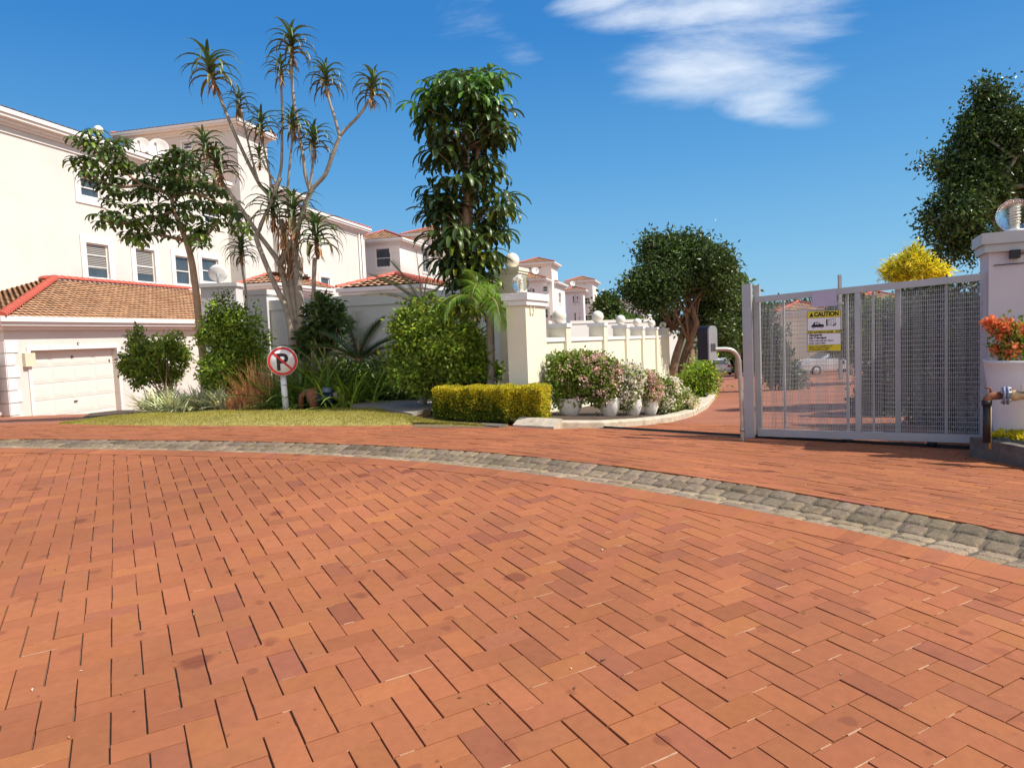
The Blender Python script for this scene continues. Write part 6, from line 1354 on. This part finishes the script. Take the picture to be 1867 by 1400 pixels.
# ---------------------------------------------------------------- strap-leaved plants
def straps(label, px, py, Y, n, L, wd, m, seed, tmul=(1, 1, 1), name='strap_plant', group=None, el=(.5, 1.45), bend=(.4, 1.4), spread=.18, stripe=False):
    c = at(px, py, Y); zg = gz(c[0], Y)+.05; t = thing(name, label, 'plant', (c[0], c[1], zg), group); rg = np.random.default_rng(seed)
    base = np.array([c[0], c[1], zg])+np.stack([rg.normal(0, spread, n), rg.normal(0, spread*.7, n), np.zeros(n)], 1)
    P = arcs(base, rg.uniform(0, 6.28, n), rg.uniform(*el, n), L*rg.uniform(.6, 1.15, n), rg.uniform(*bend, n), 7); tt = np.linspace(0, 1, 7)
    T = lt(n, rg, .25, .08)*np.array(tmul)
    blade_strip(P, (wd*rg.uniform(.7, 1.2, n))[:, None]*(1-tt**2.2*.95)[None], 'leaves', m, t, T.clip(.1, 4)); return t
vm_ = mat('variegated_leaf', (.62, .64, .36), .5, .25, 25, tint=True, transl=.25)
for i, (x, y, Y) in enumerate([(285, 742, 15.6), (315, 742, 15.2), (345, 742, 15.5), (378, 740, 15.3), (410, 740, 15.1), (300, 735, 16.2), (362, 733, 16.1)]):
    straps('cream-edged green strap plant in the row behind the lawn, %s' % ['left end', 'second in front', 'third in front', 'fourth in front', 'right end', 'rear left', 'rear right'][i], x, y, Y, 110, .74, .05, vm_, 200+i, name='variegated_plant', group='variegated plants behind the lawn', spread=.16)
od = mat('orange_dried_stem', (.80, .42, .18), .8, .2, 20, tint=True, transl=.1)
for i, (x, y, Y, L) in enumerate([(440, 742, 14.8, .6), (468, 744, 14.6, .55), (490, 742, 14.9, .9), (475, 735, 15.1, 1.2)]):
    straps('clump of orange dried spiky stems behind the lawn, %s' % ['left one', 'middle one', 'right one by the sign post', 'tall one behind'][i], x, y, Y, 190, L, .028, od, 220+i, name='dried_plant', group='orange dried plants', el=(.7, 1.5), bend=(-.3, .6), spread=.13)
dk = [(535, 742, 14.6, 1.0), (560, 735, 14.4, 1.35), (600, 735, 14.2, 1.3), (635, 735, 14.0, 1.2), (580, 725, 15.0, 1.5), (545, 715, 15.2, 1.3), (620, 720, 14.6, 1.5), (665, 722, 15.2, 1.4), (700, 722, 15.1, 1.4), (640, 715, 15.4, 1.5), (505, 725, 15.2, 1.0), (740, 722, 15.0, 1.2)]
dl = ['just right of the sign post', 'left of the water meter', 'behind the water meter', 'right of the water meter', 'tall, under the aloe trunks', 'at the foot of the branching aloe', 'tall, before the grey wall', 'beside the concrete slab', 'before the large shrub', 'behind the concrete slab', 'left of the sign disc', 'by the slab corner']
for i, (x, y, Y, L) in enumerate(dk): straps('dark green arching strap-leaved clump, %s' % dl[i], x, y, Y, 130, L*1.05, .068, 'strap', 240+i, (1.7, 1.7, 1.3) if i % 3 else (3.2, 2.9, 1.3), name='strap_plant', group='dark strap plants in the bed', spread=.24, el=(.25, 1.35), bend=(.5, 1.7))
# ---------------------------------------------------------------- palms
def frond(c, az, el, L, bend, rg, nl=34, ll=.5, w_=.022, arch=.35):
    P = arcs(c[None], np.array([az]), np.array([el]), np.array([L]), np.array([bend]), 14)[0]; T = unit(np.gradient(P, axis=0)); S = unit(np.cross(T, UP)); N_ = np.cross(S, T)
    B, Dd, LL = [], [], []
    for i in range(nl):
        f = .12+.88*i/(nl-1); k = f*13; j = min(int(k), 12); q = P[j]*(1-(k-j))+P[j+1]*(k-j)
        for sd in (-1, 1):
            d = T[j]*(.45+.5*f)+S[j]*sd*1.0+N_[j]*.25; B.append(q); Dd.append(d/np.linalg.norm(d)); LL.append(ll*math.sin(math.pi*min(1, .18+.78*f))**.6*rg.uniform(.85, 1.1))
    return P, np.array(B), np.array(Dd), np.array(LL)
def palm(label, px, py, Y, spec, m, seed, ll=.5, wd=.022, tm_=(1, 1, 1), stem=None, name='palm', droopl=.5):
    c = at(px, py, Y); t = thing(name, label, 'palm', (c[0], c[1], gz(c[0], Y)+.03)); rg = np.random.default_rng(seed)
    if stem: mb = MB(); pxtube(mb, stem, [.07]*len(stem), Y, 9); mb.build('trunk', MT['barkg'], t)
    for az, el, L, bend in spec:
        if 'gate pier' in label and math.cos(az) > .4: L *= .62
        P, B, Dd, LL = frond(c, az, el, L, bend, rg, ll=ll)
        n = len(B); tt = np.linspace(0, 1, 5); Q = B[:, None]+Dd[:, None]*(LL[:, None]*tt[None])[..., None]-UP*(droopl*LL[:, None]*tt[None]**2)[..., None]*.6
        fr = blade_strip(Q, wd*(1-tt**1.5*.95)[None]*np.ones((n, 1)), 'frond', m, t, lt(n, rg, .16)*np.array(tm_)); mb = MB(); mb.tube(list(P), list(np.linspace(.016, .004, len(P))), 5); mb.build('midrib', MT['barks'], fr)
    return t
palm('dark green cycad with stiff feathery fronds before the grey wall', 655, 660, 13.9, [(math.radians(a), e, 1.0, b) for a, e, b in ((100, 1.5, .3), (60, 1.1, .6), (20, .8, .8), (-20, .6, .9), (-50, .5, 1.1), (130, 1.2, .5), (170, .9, .6), (200, .7, .9), (240, .5, 1.0), (300, .4, 1.2), (0, 1.25, .6), (150, 1.45, .5))], 'strap', 401, ll=.42, wd=.02, tm_=(.7, .85, .9), droopl=.1, name='cycad')
palm('light green feathery palm drooping against the cream gate pier', 884, 566, 12.2, [(math.radians(a), e, L_, b) for a, e, L_, b in ((-20, 1.0, 1.3, 2.6), (20, 1.2, 1.1, 2.4), (-60, 1.0, 1.3, 2.6), (-100, 1.1, 1.3, 2.5), (-140, .9, 1.1, 2.4), (60, 1.3, 1.0, 2.0), (180, 1.0, 1.0, 2.3), (100, 1.3, 1.0, 1.8), (-10, .6, 1.4, 2.2), (-75, .6, 1.4, 2.2), (140, 1.4, .9, 1.5), (-40, 1.3, 1.1, 2.5), (-85, 1.3, 1.0, 2.4), (-35, .7, 1.5, 2.2), (0, 1.45, .9, .9), (-120, 1.4, .9, 1.2), (-55, .3, 1.3, 1.7), (-15, .2, 1.3, 1.6))], 'strap', 402, ll=.34, wd=.017, tm_=(1.9, 2.2, .9), stem=[(893, 745), (895, 660), (893, 565)], droopl=.9)
palm('thin spiky palm fronds fanning above the shaded wall', 770, 560, 12.9, [(math.radians(a), e, 1.1, b) for a, e, b in ((180, .8, .5), (150, 1.1, .4), (110, 1.4, .2), (200, .5, .7), (60, 1.3, .4), (20, .9, .7))], 'strap', 403, ll=.38, wd=.010, tm_=(1.1, 1.2, 1.0), droopl=.0, stem=[(772, 745), (771, 650), (770, 562)])
palm('yellow-green palm fronds low behind the strap plants near the sign', 590, 700, 14.6, [(math.radians(a), e, 1.3, b) for a, e, b in ((200, 1.1, 1.3), (160, 1.2, 1.1), (20, 1.1, 1.2), (-20, .9, 1.4), (90, 1.4, .6), (240, .9, 1.4), (60, 1.2, 1.0))], 'strap', 404, ll=.40, wd=.016, tm_=(1.5, 1.5, .8), droopl=.5)
# ---------------------------------------------------------------- flower pots along the drive
PO = [(1040, 766, 12.0, 23, 30), (1112, 766, 12.0, 20, 30), (1155, 765, 12.15, 17, 27), (1187, 764, 12.3, 14, 24), (1214, 762, 12.6, 12, 20), (1240, 757, 13.1, 11, 22), (1256, 752, 13.6, 7, 20)]
FL = [(('pink and green bougainvillea mound next to the gate pier', [(1030, 690, 34, 44, 0), (1050, 680, 44, 34, 0), (1025, 712, 22, 30, 0), (1045, 715, 28, 22, 0), (1005+12, 665, 16, 22, 0)]), (3.6, 2.3, 10), .18),
      (('wide pink flowering bougainvillea, second from the gate pier', [(1085, 690, 34, 40, 0), (1095, 708, 30, 30, 0), (1070, 665, 34, 20, 0), (1110, 680, 20, 26, 0)]), (3.6, 2.3, 10), .32),
      (('white flowering bougainvillea, third from the gate pier', [(1140, 705, 28, 38, 0), (1150, 690, 22, 22, 0), (1135, 722, 22, 18, 0)]), (0, 0, 0), .50),
      (('dense pale pink bougainvillea, fourth from the gate pier', [(1184, 712, 19, 24, 0), (1178, 695, 16, 14, 0)]), (0, 0, 0), .55),
      (('white flowering bougainvillea with much green, fifth from the gate pier', [(1212, 722, 22, 26, 0), (1205, 735, 20, 18, 0), (1222, 705, 14, 14, 0)]), (0, 0, 0), .35),
      (('small cream-white bougainvillea, sixth from the gate pier', [(1240, 728, 16, 18, 0), (1250, 735, 16, 14, 0)]), (0, 0, 0), .45)]
pcs = [np.array(q) for q in ((1.12, .86, .86), (1.12, .86, .86), (1.12, 1.18, 1.12), (1.12, .92, .90), (1.12, 1.18, 1.08), (1.12, 1.16, .95))]
ordp = ['first', 'second', 'third', 'fourth', 'fifth', 'sixth', 'seventh and smallest']
for i, (x, y, Y, rb, hp) in enumerate(PO):
    c = at(x, y, Y); zg = gz(c[0], Y)+.06; s = Y/FPX; r_t = rb*s; H_ = hp*s*1.15; t = thing('flower_pot', 'white rounded flower pot below the cream wall, %s from the gate pier' % ordp[i], 'flower pot', (c[0], c[1], zg), 'white flower pots along the drive')
    mb = MB(); mb.lathe((c[0], c[1], zg), [(r_t*.55, 0), (r_t*.72, H_*.15), (r_t*.92, H_*.45), (r_t, H_*.75), (r_t*.98, H_*.95), (r_t*1.03, H_), (r_t*.94, H_), (r_t*.9, H_*.9), (1e-3, H_*.9)], 28); mb.build('pot', MT['potw'], t)
    if i < 6:
        (lab, bl), _, frac = FL[i]; t2, bb = shrub(lab, Y, bl, [6500, 6500, 4200, 2800, 3200, 1900][i], .06, .042, 'leafb', 500+i, (x, y), name='bougainvillea', cs=.05, shell=.45, stems=18, bark='barks', cat='flowering shrub', group='bougainvilleas in the white pots')
        rg = np.random.default_rng(540+i); n = int([700, 1700, 4200, 3000, 2200, 1500][i]*(.6+frac)); k = n//9; bi = rg.integers(len(bb), size=k); d = unit(rg.normal(0, 1, (k, 3))+np.array([.5, -.5, .35]))
        if i == 0: bi = np.where(rg.random(k) < .7, 1, bi)
        C2 = np.array([b[0] for b in bb])[bi]+d*np.array([b[1] for b in bb])[bi]*rg.uniform(.92, 1.08, k)[:, None]; P = np.repeat(C2, 9, 0)+rg.normal(0, .03, (k*9, 3)); v = rg.normal(1, .15, len(P))[:, None]
        leaves('blossom', P, np.repeat(d, 9, 0)+rg.normal(0, .6, (len(P), 3)), .038, .036, 'petal', t2, (v*pcs[i]).clip(.2, 2.2), 560+i)
shrub('yellow-green bushy plants at the foot of the twisted tree trunks', 19, [(1270, 700, 26, 20, 0), (1290, 690, 20, 22, 0), (1255, 712, 20, 14, 0), (1275, 680, 22, 16, 1)], 5000, .12, .05, 'leafb', 600, (1270, 722), cs=.12, shell=.3, yellow=.15, bright_clumps=.5)
# orange bougainvillea in the large pot
pcx, ptz, prr = POTR
t, bb = shrub('orange flowering bougainvillea spreading out of the big white pot', 6.95, [(1850, 625, 34, 24, 0), (1885, 615, 40, 34, 0), (1830, 600, 22, 12, 0), (1835, 640, 20, 12, 0), (1810, 590, 10, 8, 0)], 1500, .05, .03, 'leafb', 610, (1884, 655), name='bougainvillea', cs=.04, shell=.2, stems=16, cat='flowering shrub')
rg = np.random.default_rng(611); n = 220; bi = rg.integers(len(bb), size=n); d = unit(rg.normal(0, 1, (n, 3))); C2 = np.array([b[0] for b in bb])[bi]+d*np.array([b[1] for b in bb])[bi]*rg.uniform(.6, 1.1, n)[:, None]; P = np.repeat(C2, 8, 0)+rg.normal(0, .02, (n*8, 3)); v = rg.normal(1, .15, n*8)[:, None]
leaves('blossom', P, rg.normal(0, 1, (n*8, 3))+UP*.5, .035, .03, 'petal', t, (v*np.array([1.0, .34, .14])).clip(.05, 2), 612)
# golden edging plant in the right bed
Bz, ud, dn, hb_ = BED; rg = np.random.default_rng(620); n = 5200; t = thing('golden_ground_plant', 'low bright yellow clipped plant in the planter bed at the right edge', 'hedge', Bz+ud*.7+dn*.3)
u = rg.uniform(.06, 1.5, n); v = rg.uniform(.14, .55, n); z = Bz[2]+hb_+.04+.13*np.sqrt(np.clip(1-((v-.34)/.26)**2, 0, 1))*rg.uniform(.6, 1, n)*np.clip((u-.02)*8, 0, 1)
leaves('foliage', Bz[None]*np.array([1, 1, 0])+ud[None]*u[:, None]+dn[None]*v[:, None]+UP[None]*z[:, None], rg.normal(0, .5, (n, 3))+UP*.9, .04, .022, 'leafy', t, lt(n, rg, .2, .06)*np.array([1.1, 1.1, .8]), 621)
# vine covered wall behind the gate, right
vA = at(1655, 780, 10.2); vB = at(1812, 790, 8.6); t = thing('vine_covered_wall', 'dark wall overgrown with grey-green vines behind the right half of the gate', 'wall', vA)
vd = (vB-vA)*np.array([1, 1, 0]); VL = np.linalg.norm(vd); vd /= VL; vn = np.array([vd[1], -vd[0], 0]); vn = -vn if vn[1] > 0 else vn
zv = at(1720, 510, 9.4)[2]; zlo = gz(vA[0], vA[1])-.1
mb = MB(); mb.box(np.array([vA[0], vA[1], zlo])-vn*.3, vd*(VL+1.2), vn*.2, UP*(zv-zlo-.25)); mb.build('wall', MT['bwall'], t)
n = 9000; rg = np.random.default_rng(631); u = rg.uniform(-.1, VL+1.1, n); z = zlo+rg.uniform(.0, 1, n)**.9*(zv-zlo+.05*np.sin(0)); P = np.array([vA[0], vA[1], 0])+vd*u[:, None]+UP*z[:, None]+vn*rg.uniform(-.12, .10, n)[:, None]
leaves('foliage', P, vn*.5+rg.normal(0, .6, (n, 3))-UP*.6, .08, .045, 'vine', t, lt(n, rg, .3)*.9, 632)

shrub('dense grey-green shrub mass before the vine covered wall behind the gate', 11.6, [(1610, 690, 34, 80, 0), (1650, 640, 34, 100, 0), (1585, 740, 24, 40, 0), (1700, 580, 40, 60, .3), (1630, 760, 50, 26, 0)], 11000, .09, .05, 'vine', 640, (1630, 775), cs=.08, shell=.3)
shrub('dark shrubs at the left end behind the gate, before the red roofed outbuilding', 22, [(1405, 640, 26, 60, 0), (1425, 670, 26, 36, 0), (1390, 600, 20, 44, 0), (1445, 690, 22, 18, 0)], 5000, .14, .07, 'leafd', 641, (1405, 715), cs=.1, shell=.3)
